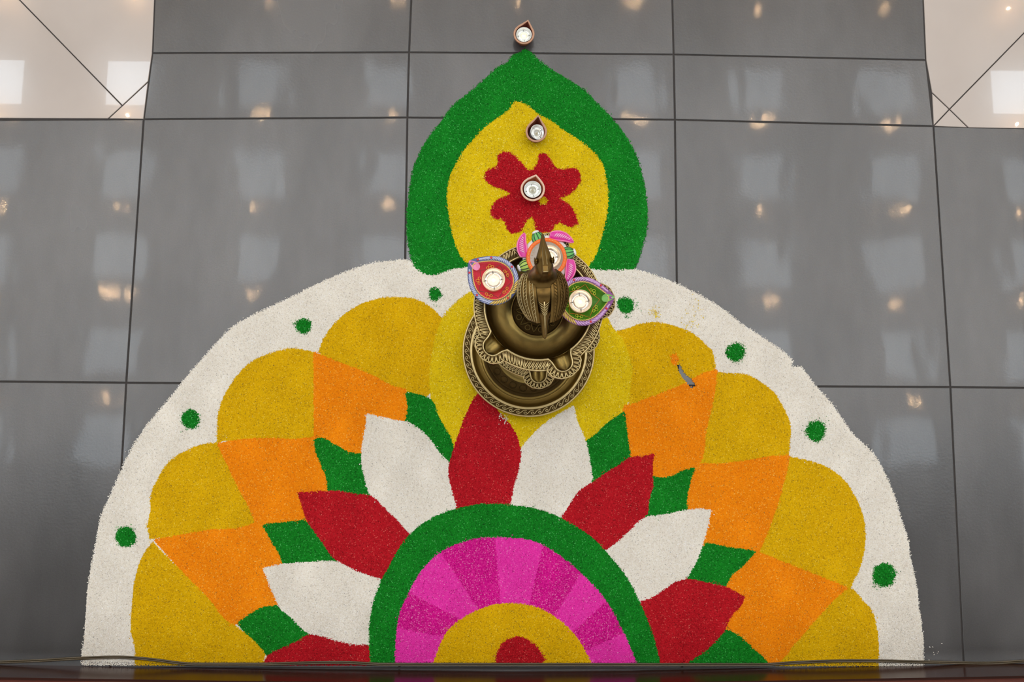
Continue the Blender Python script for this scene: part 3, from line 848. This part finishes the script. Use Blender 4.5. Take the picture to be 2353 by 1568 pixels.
# ------------------------------------------------------------------ brass lamp
LX, LY = 0.872, -0.530
Z2, Z1 = 0.405, 0.600
lamp = empty('brass_lamp', (LX, LY, 0.0056), 0, 'tall antique brass lamp with two fluted bowls and a bird on top', 'lamp')
BR, BB, BD = M['brass'], M['brass_bright'], M['brass_dark']

# base plate
mb = MB()
n = 128
mb.lathe([(0.085, 0.0), (0.105, 0.003), (0.124, 0.012), (0.134, 0.022), (0.138, 0.0262)], n)
mb.lathe([(0.138, 0.0262), (0.1384, 0.0278), (0.1372, 0.0292), (0.1354, 0.0288), (0.1346, 0.0276)], n, mi=1)
mb.lathe([(0.1346, 0.0276), (0.1228, 0.0276)], n, mi=2)
mb.lathe([(0.1228, 0.0276), (0.1220, 0.0288), (0.1207, 0.0290), (0.1200, 0.0282), (0.1193, 0.0288), (0.1180, 0.0284), (0.1172, 0.0268)], n, mi=1)
mb.lathe([(0.1172, 0.0268), (0.1135, 0.019), (0.108, 0.0135), (0.1015, 0.0115)], n)
mb.lathe([(0.1015, 0.0115), (0.0995, 0.0132), (0.0970, 0.0136), (0.0955, 0.0122)], n)
mb.lathe([(0.0955, 0.0122), (0.089, 0.0132), (0.0885, 0.0145), (0.087, 0.0147), (0.0862, 0.0136), (0.068, 0.0165)], n, mi=2)
mb.lathe([(0.068, 0.0165), (0.066, 0.0185), (0.062, 0.0188), (0.05, 0.024), (0.036, 0.034), (0.028, 0.048)], n)
plate = mb.build('base_plate', [BR, BB, BD], lamp)
plate.scale = (1.035, 1.035, 1)
mb = MB()
NU = 54
for k in range(NU):
    pts = []
    for u, w in [(-0.25, -0.80), (0.0, -0.86), (0.25, -0.62), (0.45, -0.1), (0.62, 0.5), (0.85, 0.86), (1.08, 0.72), (1.16, 0.25), (1.02, -0.12), (0.82, -0.05), (0.78, 0.25), (0.9, 0.38)]:
        a = -(k + u) * 2 * math.pi / NU
        r = 0.1287 + w * 0.0049
        pts.append((r * math.cos(a), r * math.sin(a), 0.0279))
    mb.tube(pts, 0.00078, 5)
mb.build('scroll_border', BB, plate)
mb = MB()
for k in range(22):
    a = 2 * math.pi * k / 22
    pts = []
    for u in range(9):
        w = u / 8 * 2 * math.pi
        r = 0.0775 + 0.0062 * math.sin(w)
        aa = a + 0.10 * math.cos(w)
        pts.append((r * math.cos(aa), r * math.sin(aa), 0.0162))
    mb.tube(pts[:-1], 0.0006, 4, closed=True)
mb.build('floral_band', BD, plate)

# stem
mb = MB()
mb.lathe([(0.028, 0.046), (0.022, 0.07), (0.018, 0.10), (0.027, 0.112), (0.030, 0.122), (0.027, 0.132), (0.016, 0.142), (0.014, 0.20), (0.017, 0.235), (0.026, 0.248), (0.030, 0.260), (0.026, 0.272), (0.015, 0.283), (0.014, 0.33), (0.024, 0.345), (0.034, 0.356), (0.03, Z2 - 0.036)], 40)
mb.lathe([(0.034, Z2 - 0.036), (0.026, Z2 - 0.02), (0.018, Z2 + 0.0), (0.014, Z2 + 0.03), (0.022, Z2 + 0.05), (0.027, Z2 + 0.062), (0.022, Z2 + 0.074), (0.014, Z2 + 0.085), (0.014, Z2 + 0.125), (0.026, Z2 + 0.145), (0.03, Z1 - 0.036)], 40)
mb.build('stem', BR, lamp)

RB, RO = 0.0785, 0.0970
DEP = 0.0105


def bowl(name, z, angles, floor_orn, dx=0, dy=0, sc0=1.0):
    """five-spouted bowl; rim at z"""
    wm = 0.0175
    inn = [(math.sqrt(RB * RB - wm * wm), -wm), (0.0815, -0.0152), (0.0860, -0.0136), (0.0905, -0.0130)]
    for k in range(1, 12):
        a = -math.pi / 2 + math.pi * k / 12
        inn.append((0.0915 + 0.0120 * math.cos(a), 0.0128 * math.sin(a)))
    inn += [(u, -v) for u, v in inn[3::-1]]
    nU = len(inn)
    outp = []
    for k in range(nU):
        s_ = k / (nU - 1)
        a = -1.95 + 3.90 * s_
        sc = 1 + 0.04 * abs(math.sin(s_ * math.pi * 6.5))
        outp.append((0.0925 + 0.0222 * sc * math.cos(a), 0.0268 * sc * math.sin(a)))
    # close the scallop onto the round rim
    ang0 = math.atan2(outp[0][1], outp[0][0])
    outp[0] = (RO * math.cos(ang0), RO * math.sin(ang0)); outp[-1] = (outp[0][0], -outp[0][1])
    I, O, kinds = [], [], []
    na = 16
    A = sorted(angles)
    for q, a in enumerate(A):
        ca, sa = math.cos(a), math.sin(a)
        for (u, v), (u2, v2) in zip(inn, outp):
            I.append((u * ca - v * sa, u * sa + v * ca)); O.append((u2 * ca - v2 * sa, u2 * sa + v2 * ca)); kinds.append(('s', q))
        b_ = A[(q + 1) % len(A)] + (2 * math.pi if q == len(A) - 1 else 0)
        ia0, ia1 = a + math.asin(wm / RB), b_ - math.asin(wm / RB)
        oa0, oa1 = a - ang0, b_ + ang0
        for k in range(1, na):
            s_ = k / na
            ai, ao = ia0 + (ia1 - ia0) * s_, oa0 + (oa1 - oa0) * s_
            I.append((RB * math.cos(ai), RB * math.sin(ai))); O.append((RO * math.cos(ao), RO * math.sin(ao))); kinds.append(('a', q))
    m_ = len(I)

    def S(s_, t_, zz):
        i = int(math.floor(s_)) % m_; j = (i + 1) % m_; f_ = s_ - math.floor(s_)
        ix, iy = I[i][0] * (1 - f_) + I[j][0] * f_, I[i][1] * (1 - f_) + I[j][1] * f_
        ox, oy = O[i][0] * (1 - f_) + O[j][0] * f_, O[i][1] * (1 - f_) + O[j][1] * f_
        return (ix * (1 - t_) + ox * t_, iy * (1 - t_) + oy * t_, zz)
    root_mb = MB()
    def ringrows(spec): return [[S(k, t_, zz) for k in range(m_)] for t_, zz in spec]
    root_mb.grid(ringrows([(0.0, -0.0012), (0.02, 0.0010), (0.12, 0.0012), (0.19, -0.0002)]), close_u=True, mi=1)
    root_mb.grid(ringrows([(0.19, -0.0002), (0.86, -0.0002)]), close_u=True, mi=2)
    root_mb.grid(ringrows([(0.86, -0.0002), (0.91, 0.0012), (0.99, 0.0010), (1.0, -0.0004), (0.99, -0.0038)]), close_u=True, mi=1)
    root_mb.grid(ringrows([(0.99, -0.0038), (0.0, -0.0040)]), close_u=True, mi=0)
    # spout troughs
    for a in A:
        ca, sa = math.cos(a), math.sin(a)
        for lower in (0.0, -0.0045):
            rows = []
            half = inn[:nU // 2 + 1]
            for ri, (u, v) in enumerate(half):
                w = max(1e-4, -v)
                d = DEP * (1 - 0.72 * (ri / (len(half) - 1)))
                row = []
                for k in range(13):
                    s_ = -1 + 2 * k / 12
                    vv = s_ * w
                    uu = math.sqrt(max(0, RB * RB - vv * vv)) if ri == 0 else u
                    row.append((uu * ca - vv * sa, uu * sa + vv * ca, -0.0012 - d * (1 - abs(s_) ** 2.6) + lower))
                rows.append(row)
            root_mb.grid(rows, mi=0)
    # basin
    def lip(k, th):
        if k > 0: return 0.0
        for a in A:
            d = ((th - a + math.pi) % (2 * math.pi)) - math.pi
            vv = RB * math.sin(d)
            if abs(d) < 0.5 and abs(vv) < wm:
                return -DEP * (1 - abs(vv / wm) ** 2.6)
        return 0.0
    root_mb.lathe([(RB, -0.0012), (RB - 0.0008, -0.0135), (0.0745, -0.0205), (0.068, -0.0275), (0.058, -0.0325), (0.048, -0.0350), (0.0405, -0.0345), (0.0395, -0.0340), (0.0385, -0.0365)], 180, zfun=lip)
    root_mb.lathe([(0.0385, -0.0365), (0.036, -0.0385), (0.002, -0.0385)], 90, mi=2)
    root_mb.lathe([(RB + 0.001, -0.004), (RB + 0.0005, -0.012), (0.072, -0.027), (0.055, -0.038), (0.034, -0.043), (0.02, -0.043)], 90)
    bw = root_mb.build(name, [BR, BB, BD], lamp)
    bw.location = (dx, dy, z)
    bw.scale = (sc0, sc0, 1)
    # fluting
    orn = MB()
    def loop(sc_, w, slant, t0=0.22, t1=0.84):
        pts = []
        for ds, tt in [(-w, t0), (-w, t0 + .30), (-w * .95, t1 - .16), (-w * .6, t1 - .04), (0, t1), (w * .6, t1 - .04), (w * .95, t1 - .16), (w, t0 + .30), (w, t0)]:
            pts.append(S(sc_ + ds + slant * (tt - 0.5), tt, 0.0004))
        orn.tube(pts, 0.00098, 5)
    idx = 0
    per = nU + na - 1
    for q in range(len(A)):
        s0 = q * per
        nL = 13
        for k in range(nL):
            loop(s0 + (k + 0.5) / nL * (nU - 1), 0.36 * (nU - 1) / nL, 0.0)
        nL = 12
        for k in range(nL):
            f_ = (k + 0.5) / nL
            loop(s0 + nU - 1 + f_ * na, 0.30 * na / nL, 1.6 if f_ < 0.5 else -1.6)
    orn.build('rim_fluting', BB, bw)
    if floor_orn:
        om = MB()
        for k in range(9):
            a = 2 * math.pi * k / 9
            pts = []
            for u in range(11):
                w = math.pi * u / 10
                r = 0.034 - 0.013 * math.sin(w)
                aa = a + (u / 10 - .5) * 2 * math.pi / 9
                pts.append((r * math.cos(aa), r * math.sin(aa), -0.0381))
            om.tube(pts, 0.0006, 4)
            pts = [((0.030 + 0.004 * math.cos(w)) * math.cos(a + 0.13 * math.sin(w)), (0.030 + 0.004 * math.cos(w)) * math.sin(a + 0.13 * math.sin(w)), -0.0381) for w in [2 * math.pi * i / 10 for i in range(10)]]
            om.tube(pts, 0.0005, 4, closed=True)
        om.build('floor_scrolls', BR, bw)
    return bw


D2R = math.radians
bowl('lower_bowl', Z2, [D2R(a) for a in (-87, -15, 57, 129, 201)], False)
bowl('upper_bowl', Z1, [D2R(a) for a in (-66.5, 5.5, 77.5, 149.5, 221.5)], True, -0.004, -0.0045, 1.035)

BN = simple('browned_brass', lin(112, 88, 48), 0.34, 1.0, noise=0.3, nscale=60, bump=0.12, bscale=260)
# bird
bird = MB()
SP = [(-0.066, 0.072, 0.0036, 0.0030), (-0.050, 0.080, 0.0046, 0.0045), (-0.036, 0.088, 0.0062, 0.007), (-0.026, 0.094, 0.013, 0.012), (-0.012, 0.097, 0.0235, 0.020), (0.004, 0.098, 0.0275, 0.0205), (0.015, 0.104, 0.0245, 0.0185),
      (0.0225, 0.119, 0.0190, 0.0150), (0.0225, 0.133, 0.0155, 0.0135), (0.0205, 0.147, 0.0140, 0.0135), (0.0225, 0.160, 0.0132, 0.0130), (0.0310, 0.168, 0.0118, 0.0110), (0.0410, 0.170, 0.0085, 0.0076), (0.0520, 0.168, 0.0045, 0.0048), (0.0690, 0.165, 0.0010, 0.0014)]
rows = []
for i, (y_, z_, rx_, rz_) in enumerate(SP):
    a_, b_ = SP[max(0, i - 1)], SP[min(len(SP) - 1, i + 1)]
    ty, tz = b_[0] - a_[0], b_[1] - a_[1]
    l = math.hypot(ty, tz); ty /= l; tz /= l
    row = []
    for k in range(16):
        w = 2 * math.pi * k / 16
        row.append((rx_ * math.cos(w), y_ - tz * rz_ * math.sin(w), z_ + ty * rz_ * math.sin(w)))
    rows.append(row)
bird.grid(rows, close_u=True)
for e in (0, len(SP) - 1):
    b = e * 16
    bird.f.append(tuple(b + k for k in range(16)) if e else tuple(b + k for k in range(16))[::-1]); bird.mi.append(0)
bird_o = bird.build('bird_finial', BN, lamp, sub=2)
bird_o.location = (-0.002, 0.0, Z1)
bird_o.rotation_euler = (0, 0, D2R(3.5))
pm_ = MB()
pm_.lathe([(0.018, -0.0385), (0.016, -0.02), (0.010, 0.0), (0.009, 0.04), (0.013, 0.062), (0.016, 0.085)], 28)
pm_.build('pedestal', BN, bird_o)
for sgn in (-1, 1):
    w = MB()
    rows = []
    NL, NC = 17, 12
    for i in range(NL):
        s_ = i / (NL - 1)
        yy = 0.030 - 0.066 * s_
        env = math.sin(math.pi * min(1, 0.03 + 0.86 * s_)) ** 0.45            # fullness along the wing
        row = []
        for k in range(NC):
            c_ = k / (NC - 1)
            th = -0.75 + 2.15 * c_                                            # from below the flank up over the back
            shrink = 1 - 0.14 * s_ ** 3
            xx = 0.0085 + (0.0275 * env * shrink) * math.cos(th) + 0.003 * (1 - s_)
            zz = 0.096 - 0.010 * s_ + 0.0265 * env * shrink * math.sin(th)
            row.append((sgn * xx, yy - 0.010 * c_ * s_ + 0.004 * (1 - c_), zz))
        rows.append(row)
    inner = [[(x_ - sgn * 0.004, y_, z_) for x_, y_, z_ in r] for r in rows]
    w.grid(rows); w.grid([r[::-1] for r in inner])
    w.grid([rows[0], inner[0]]); w.grid([inner[-1], rows[-1]])
    w.grid([[r[0] for r in inner], [r[0] for r in rows]]); w.grid([[r[-1] for r in rows], [r[-1] for r in inner]])
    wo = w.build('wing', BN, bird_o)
    ft = MB()
    for k in range(1, NC, 1):
        pts = [(rows[i][k][0] + sgn * 0.0003, rows[i][k][1], rows[i][k][2] + 0.0003) for i in range(1, NL)]
        ft.tube(pts, 0.0007, 4)
        if k % 2 == 0 and k < NC - 1:
            for i in range(3, NL - 1):
                a_, b_ = rows[i][k], rows[i - 1][min(NC - 1, k + 1)]
                ft.tube([(a_[0] + sgn * .0004, a_[1], a_[2] + .0004), (b_[0] + sgn * .0004, b_[1], b_[2] + .0004)], 0.0005, 4)
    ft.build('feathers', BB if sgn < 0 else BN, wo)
# crest ridge, eyes, tail quill lines
cr_ = MB()
rows = []
for y_, z_, hw in [(0.0100, 0.1835, 0.0040), (0.0104, 0.1860, 0.0042), (0.018, 0.1850, 0.0041), (0.028, 0.1815, 0.0036), (0.040, 0.1775, 0.0026), (0.052, 0.1735, 0.0016), (0.066, 0.1680, 0.0006)]:
    rows.append([(-hw, y_, z_ - 0.016), (-hw, y_, z_ - 0.0006), (-hw * .8, y_, z_), (hw * .8, y_, z_), (hw, y_, z_ - 0.0006), (hw, y_, z_ - 0.016)])
cr_.grid(rows)
cr_.add(rows[0], [(5, 4, 3, 2, 1, 0)])
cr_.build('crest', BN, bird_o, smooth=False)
cl = MB()
cl.tube([(-0.0034, 0.0100, 0.1862), (0.0034, 0.0100, 0.1862)], 0.0009, 6)
for sgn in (-1, 1):
    cl.tube([(sgn * 0.0028, 0.012, 0.1860), (sgn * 0.0026, 0.028, 0.1820), (sgn * 0.0014, 0.046, 0.1757)], 0.0004, 4)
cl.build('crest_edge', BB, bird_o)
for sgn in (-1, 1):
    em = MB()
    em.ball((sgn * 0.0112, 0.0285, 0.1705), 0.0030, 0.0036, 0.0036, 12, 8)
    em.tube([(sgn * 0.0128, 0.0285 + 0.0046 * math.cos(w), 0.1705 + 0.0046 * math.sin(w)) for w in [2 * math.pi * i / 14 for i in range(14)]], 0.0008, 4, closed=True)
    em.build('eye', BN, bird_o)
tq = MB()
for k in range(5):
    yy = -0.020 - 0.0035 * k
    for sgn in (-1, 1):
        tq.tube([(0, yy - 0.004, 0.1135 - 0.0012 * k), (sgn * (0.010 - 0.0012 * k), yy + 0.004, 0.1115 - 0.0012 * k)], 0.0007, 4)
tq.tube([(0, -0.018, 0.116), (0, -0.030, 0.1085), (0.0005, -0.044, 0.0930), (0.0005, -0.060, 0.0795)], [0.0012, 0.0018, 0.0012, 0.0009], 6)
tq.build('tail_quills', BB, bird_o)

# ------------------------------------------------------------------ painted lamps standing on the upper bowl
LAMP_Z = 0.0056 + Z1 + 0.0023
gold = simple('gold_paint', lin(232, 200, 110), 0.35, 0.4)
goldline = simple('gold_line', lin(240, 190, 70), 0.4, 0.2)
bead_m = simple('red_bead', lin(214, 20, 44), 0.12, spec=0.8, coat=0.5)
white_m = simple('white_glaze', lin(240, 238, 232), 0.35)


def painted_lamp(px, zoff, R, tip, a0, cols, label, name='painted_lamp', goldarc=None, beads=(), zig=None, tl_label='', tl_px=None):
    x, y = un(px[0], px[1], LAMP_Z + zoff)
    t = empty(name, (x, y, LAMP_Z), 0, label, 'oil lamp')
    out = teardrop(R, tip, 0.40, a0, 72, 0.0, 1.35)
    H = zoff
    mb = MB()
    loft(mb, out, [(0.0, 0, 0.0), (0.62, 0, 0.0), (0.70, 0, 0.003), (0.88, 0, 0.012), (0.98, 0, H - 0.004), (1.0, 0, H - 0.001), (0.98, 0.002, H + 0.0005), (0.97, 0.006, H)], 0.002, a0)
    mb.build('bowl', simple('painted_clay_' + cols['name'], cols['rim'], 0.45, noise=0.15, nscale=90), t)  # rim colour darkened to put shade into the gaps between rope strands
    mb = MB()
    loft(mb, out, [(0.97, 0.0058, H), (0.96, 0.0075, H - 0.0012), (0.90, 0.0075, H - 0.005), (0.80, 0.006, H - 0.0085), (0.40, 0, 0.0095), (0.0, 0, 0.0095)], 0.002, a0)
    mb.build('dish', cols['dish'], t)
    # scalloped gold line
    gm = MB()
    pts = []
    for i in range(144):
        a, r = out[i // 2] if i % 2 == 0 else tuple((np.array(out[i // 2]) + np.array(out[(i // 2 + 1) % 72] if i // 2 < 71 else (out[0][0] + 2 * math.pi, out[0][1]))) / 2)
        d = abs(((a - a0 + math.pi) % (2 * math.pi)) - math.pi)
        rr = r * 0.97 - 0.0070 + 0.0004 * (1 if i % 2 else -1)
        pts.append((rr * math.cos(a), rr * math.sin(a), H + 0.0002 + 0.002 * math.exp(-(d / .35) ** 2)))
    gm.tube(pts, 0.00085, 5, closed=True)
    gm.build('gold_line', gold, t)
    # rope of slanted strands
    parts = {0: MB(), 1: MB()}
    nS = 46
    for k in range(nS):
        a = a0 + 0.30 + (2 * math.pi - 0.60) * k / (nS - 1)
        i = ((a - a0) / (2 * math.pi) * 72)
        r0 = out[int(i) % 72][1]
        f_ = i - int(i); r0 = r0 * (1 - f_) + out[(int(i) + 1) % 72][1] * f_
        da = 0.13 if k >= nS / 2 else -0.13
        pts = [((r0 - o_) * math.cos(a + da * w_), (r0 - o_) * math.sin(a + da * w_), H + z_) for o_, w_, z_ in ((0.0068, -1, -0.0002), (0.0050, -.5, 0.0014), (0.0026, .3, 0.0014), (0.0006, 1, -0.0006))]
        g = 1 if goldarc and goldarc[0] <= (a % (2 * math.pi)) <= goldarc[1] else 0
        parts[g].tube(pts, [0.0006, 0.00125, 0.00125, 0.0006], 6)
    parts[0].build('rope_rim', cols['rope'], t)
    if parts[1].v: parts[1].build('gilded_rope_rim', gold, t)
    # tip
    tm = MB()
    tp = R + tip
    tm.tube([((tp - 0.013) * math.cos(a0), (tp - 0.013) * math.sin(a0), H - 0.0015), ((tp - 0.003) * math.cos(a0), (tp - 0.003) * math.sin(a0), H + 0.002)], [0.0005, 0.0012], 6)
    tm.build('wick_groove', cols['groove'], t)
    tm = MB()
    rows = []
    for u, w in ((tp - 0.0195, 0.0006), (tp - 0.0190, 0.0030), (tp - 0.0175, 0.0048), (tp - 0.0150, 0.0059), (tp - 0.0120, 0.0060), (tp - 0.0090, 0.0053), (tp - 0.0050, 0.0036), (tp - 0.0020, 0.0021), (tp - 0.0002, 0.0008)):
        row = []
        for k in range(9):
            s_ = -1 + k / 4
            row.append((u * math.cos(a0) - s_ * w * math.sin(a0), u * math.sin(a0) + s_ * w * math.cos(a0),
                        H + 0.0036 - 0.0022 * (1 - s_ * s_) * (1 if u < tp - .004 else .4) - 0.0048 * max(0, (tp - 0.012 - u) / 0.010)))
        rows.append(row)
    tm.grid(rows)
    tm.build('spout', cols['tip'], t)
    for a in beads:
        ang = D2R(a)
        i = ((ang - a0) / (2 * math.pi) * 72) % 72
        r0 = out[int(i)][1]
        bm = MB(); bm.ball((0, 0, 0), 0.0019, n=10, m=6)
        o = bm.build('bead', bead_m, t)
        o.location = ((r0 - 0.0035) * math.cos(ang), (r0 - 0.0035) * math.sin(ang), H + 0.0022)
    # flourishes on the dish
    for k in range(5):
        a = a0 + math.pi / 5 + 2 * math.pi * k / 5
        fm = MB()
        for s_ in (-1, 0, 1):
            c_ = (0.0228 + (0.0022 if s_ == 0 else 0)); aa = a + s_ * 0.17
            fm.tube([(c_ * math.cos(aa) + 0.0019 * math.cos(w) * (1.0 if s_ else 1.3), c_ * math.sin(aa) + 0.0019 * math.sin(w), H - 0.0052) for w in [2 * math.pi * i / 10 for i in range(10)]], 0.00045, 4, closed=True)
        fm.build('flourish', cols['flourish'], t)
    if zig:
        zm = MB()
        pts = []
        for k in range(10):
            a = a0 + 2 * math.pi * k / 10
            r = 0.0272 if k % 2 == 0 else 0.0195
            pts.append((r * math.cos(a), r * math.sin(a), H - 0.0046 if k % 2 == 0 else H - 0.0062))
        zm.tube(pts, 0.00045, 4, closed=True)
        zm.build('star_line', zig, t)
    tx, ty = un(tl_px[0], tl_px[1], LAMP_Z + 0.024)
    tealight((tx, ty, LAMP_Z + 0.0096), tl_label, 0.0176, 2)
    return t


green_leaf_paint = simple('green_paint', lin(70, 138, 26), 0.35, noise=0.3, nscale=120)
painted_lamp((1135, 645), 0.023, 0.0378, 0.0105, D2R(142), dict(name='lavender', rim=lin(88, 100, 150), rope=simple('lavender_paint', lin(190, 196, 226), 0.3, noise=0.25, nscale=300),
             dish=simple('coral_red_paint', lin(226, 62, 84), 0.4, noise=0.35, nscale=90), groove=simple('crimson_paint', lin(170, 24, 70), 0.4), tip=simple('rose_paint', lin(244, 150, 190), 0.35), flourish=goldline),
             'painted lamp with red dish and lavender rope rim, on the brass bowl', goldarc=(D2R(262), D2R(359)), beads=(38, 128, 163, 222, 308, 97), zig=simple('olive_line', lin(110, 90, 70), 0.5), tl_label='glowing tealight in the red and lavender painted lamp', tl_px=(1134, 642))
painted_lamp((1338, 692), 0.023, 0.0378, 0.0115, D2R(7), dict(name='mauve', rim=lin(140, 78, 142), rope=simple('mauve_paint', lin(216, 172, 224), 0.3, noise=0.25, nscale=300),
             dish=green_leaf_paint, groove=simple('mint_paint', lin(190, 230, 190), 0.4), tip=simple('light_green_paint', lin(134, 196, 104), 0.35, noise=.2), flourish=simple('lime_line', lin(206, 216, 60), 0.4)),
             'painted lamp with green dish and mauve rope rim, on the brass bowl', goldarc=(D2R(186), D2R(250)), beads=(112, 40, -18, 291), zig=simple('orange_line', lin(226, 120, 40), 0.4), tl_label='glowing tealight in the green and mauve painted lamp', tl_px=(1334, 692))

# flower-shaped lamp behind the bird
fx, fy = un(1256, 592, LAMP_Z + 0.020)
fl = empty('flower_lamp', (fx, fy, LAMP_Z), 0, 'flower-shaped painted lamp with orange ring, pink leaves and green buds, behind the bird', 'oil lamp')
mb = MB()
mb.lathe([(0.001, 0.0), (0.024, 0.0), (0.030, 0.004), (0.036, 0.011), (0.0365, 0.013), (0.030, 0.0135), (0.028, 0.0135)], 60)
mb.build('saucer', white_m, fl)
mb = MB(); mb.lathe([(0.0305, 0.0125), (0.0312, 0.0185), (0.0300, 0.0200), (0.0262, 0.0200), (0.0252, 0.0188)], 60)
ring = mb.build('orange_ring', simple('orange_paint', lin(246, 112, 26), 0.4), fl)
dm_ = MB(); dm_.ball((0, 0, 0), 0.00085, 0.00085, 0.0006, 8, 5)
for k in range(40):
    a = 2 * math.pi * k / 40
    o = dm_.build('dot', simple('peach_dot', lin(255, 176, 96), 0.4) if k == 0 else bpy.data.materials['peach_dot'], ring)
    o.location = (0.0281 * math.cos(a), 0.0281 * math.sin(a), 0.0202)
mb = MB(); mb.lathe([(0.0254, 0.0185), (0.0235, 0.0150), (0.0200, 0.0120), (0.0180, 0.0098), (0.001, 0.0095)], 60)
dish = mb.build('dish', simple('pearl_grey_paint', lin(212, 208, 206), 0.4, noise=0.2, nscale=500), fl)
dm2 = MB(); dm2.ball((0, 0, 0), 0.0005, n=6, m=4)
for rr, zz, nn in ((0.0240, 0.0162, 34), (0.0222, 0.0142, 30)):
    for k in range(nn):
        a = 2 * math.pi * k / nn
        o = dm2.build('dot', gold, dish)
        o.location = (rr * math.cos(a), rr * math.sin(a), zz)
pinkp = simple('magenta_paint', lin(222, 52, 160), 0.35); pinkedge = simple('pink_edge_paint', lin(248, 130, 180), 0.35); pale = simple('pale_pink_line', lin(252, 206, 232), 0.4)
for k in range(4):
    # leaf: paisley curling clockwise
    a = D2R([158, 62, -22, -112][k])
    lf = empty('leaf_frame', (0, 0, 0)); bpy.data.objects.remove(lf)
    axis = [(0, 0.0), (0.25, 0.004), (0.5, 0.0045), (0.75, 0.002), (1.0, -0.004)]
    bend = [-1, -1, -1, -1][k]
    ca, sa = math.cos(a), math.sin(a)
    tang = D2R([92, -14, -100, 165][k])
    ct, st = math.cos(tang), math.sin(tang)
    L_ = 0.037
    start = (0.0375 * ca - 0.012 * ct, 0.0375 * sa - 0.012 * st)
    def LP(s_, w_):
        off = 0.003 * math.sin(math.pi * s_) - 0.0055 * max(0, s_ - .7)
        wid = 0.0088 * (math.sin(math.pi * min(1, 0.12 + 0.88 * s_) ) ** 0.55) * (1 - 0.35 * s_)
        u, v = s_ * L_, off + w_ * wid
        return (start[0] + u * ct - v * st, start[1] + u * st + v * ct)
    rows = []
    for i in range(13):
        s_ = i / 12
        row = []
        for w_, zz in ((-1, 0.0095), (-1, 0.0145), (-.7, 0.0165), (0, 0.0172), (.7, 0.0165), (1, 0.0145), (1, 0.0095)):
            p = LP(s_, w_); row.append((p[0], p[1], zz))
        rows.append(row)
    lm = MB(); lm.grid(rows); lm.add(rows[0], [tuple(range(7))]); lm.add(rows[-1], [tuple(range(7))[::-1]])
    leaf = lm.build('leaf', pinkp, fl)
    em = MB()
    pts = [(*LP(i / 12, -0.95), 0.0152) for i in range(13)] + [(*LP(i / 12, 0.95), 0.0152) for i in range(12, -1, -1)]
    em.tube(pts, 0.0013, 6, closed=True)
    em.build('leaf_edge', pinkedge, leaf)
    vm = MB()
    for i in range(2, 10):
        p, q = LP(i / 12, -0.45), LP((i + 1.2) / 12, 0.5)
        vm.tube([(p[0], p[1], 0.0170), ((p[0] + q[0]) / 2, (p[1] + q[1]) / 2, 0.0176), (q[0], q[1], 0.0170)], [0.0003, 0.0009, 0.0003], 5)
    vm.build('leaf_veins', pale, leaf)
    # bud
    a = D2R([112, 14, -74, 200][k])
    bc = (0.0345 * math.cos(a), 0.0345 * math.sin(a))
    bm = MB()
    rows = []
    for i in range(7):
        u = -0.009 + 0.0185 * i / 6
        rr = 0.0100 * math.sqrt(max(0.02, 1 - ((u + 0.002) / 0.0125) ** 2))
        rows.append([(bc[0] + u * math.cos(a) - rr * math.cos(w) * math.sin(a), bc[1] + u * math.sin(a) + rr * math.cos(w) * math.cos(a), 0.0125 + 0.62 * rr * math.sin(w)) for w in [2 * math.pi * j / 20 for j in range(20)]])
    bm.grid(rows, close_u=True)
    bud = bm.build('bud', simple('bud_green', lin(104, 188, 96) if k < 2 else lin(176, 206, 92), 0.4), fl)
    sm_ = MB()
    for j in range(1, 20, 2):
        if 0.05 < math.pi * 2 * j / 20 < math.pi:
            sm_.tube([(r[j][0], r[j][1], r[j][2] + 0.0002) for r in rows], 0.0007, 5)
    sm_.build('stripes', simple('dark_green_paint', lin(18, 62, 40), 0.4) if k == 0 else bpy.data.materials['dark_green_paint'], bud)
    wm_ = MB(); wm_.ball((bc[0] + 0.0098 * math.cos(a), bc[1] + 0.0098 * math.sin(a), 0.0125), 0.0030, 0.0058, 0.0040, 12, 8, rot=a)
    wm_.build('bud_tip', white_m, bud)
tx, ty = un(1262, 590, LAMP_Z + 0.024)
tealight((tx, ty, LAMP_Z + 0.0096), 'glowing tealight in the flower-shaped lamp behind the bird', 0.0178, 2)
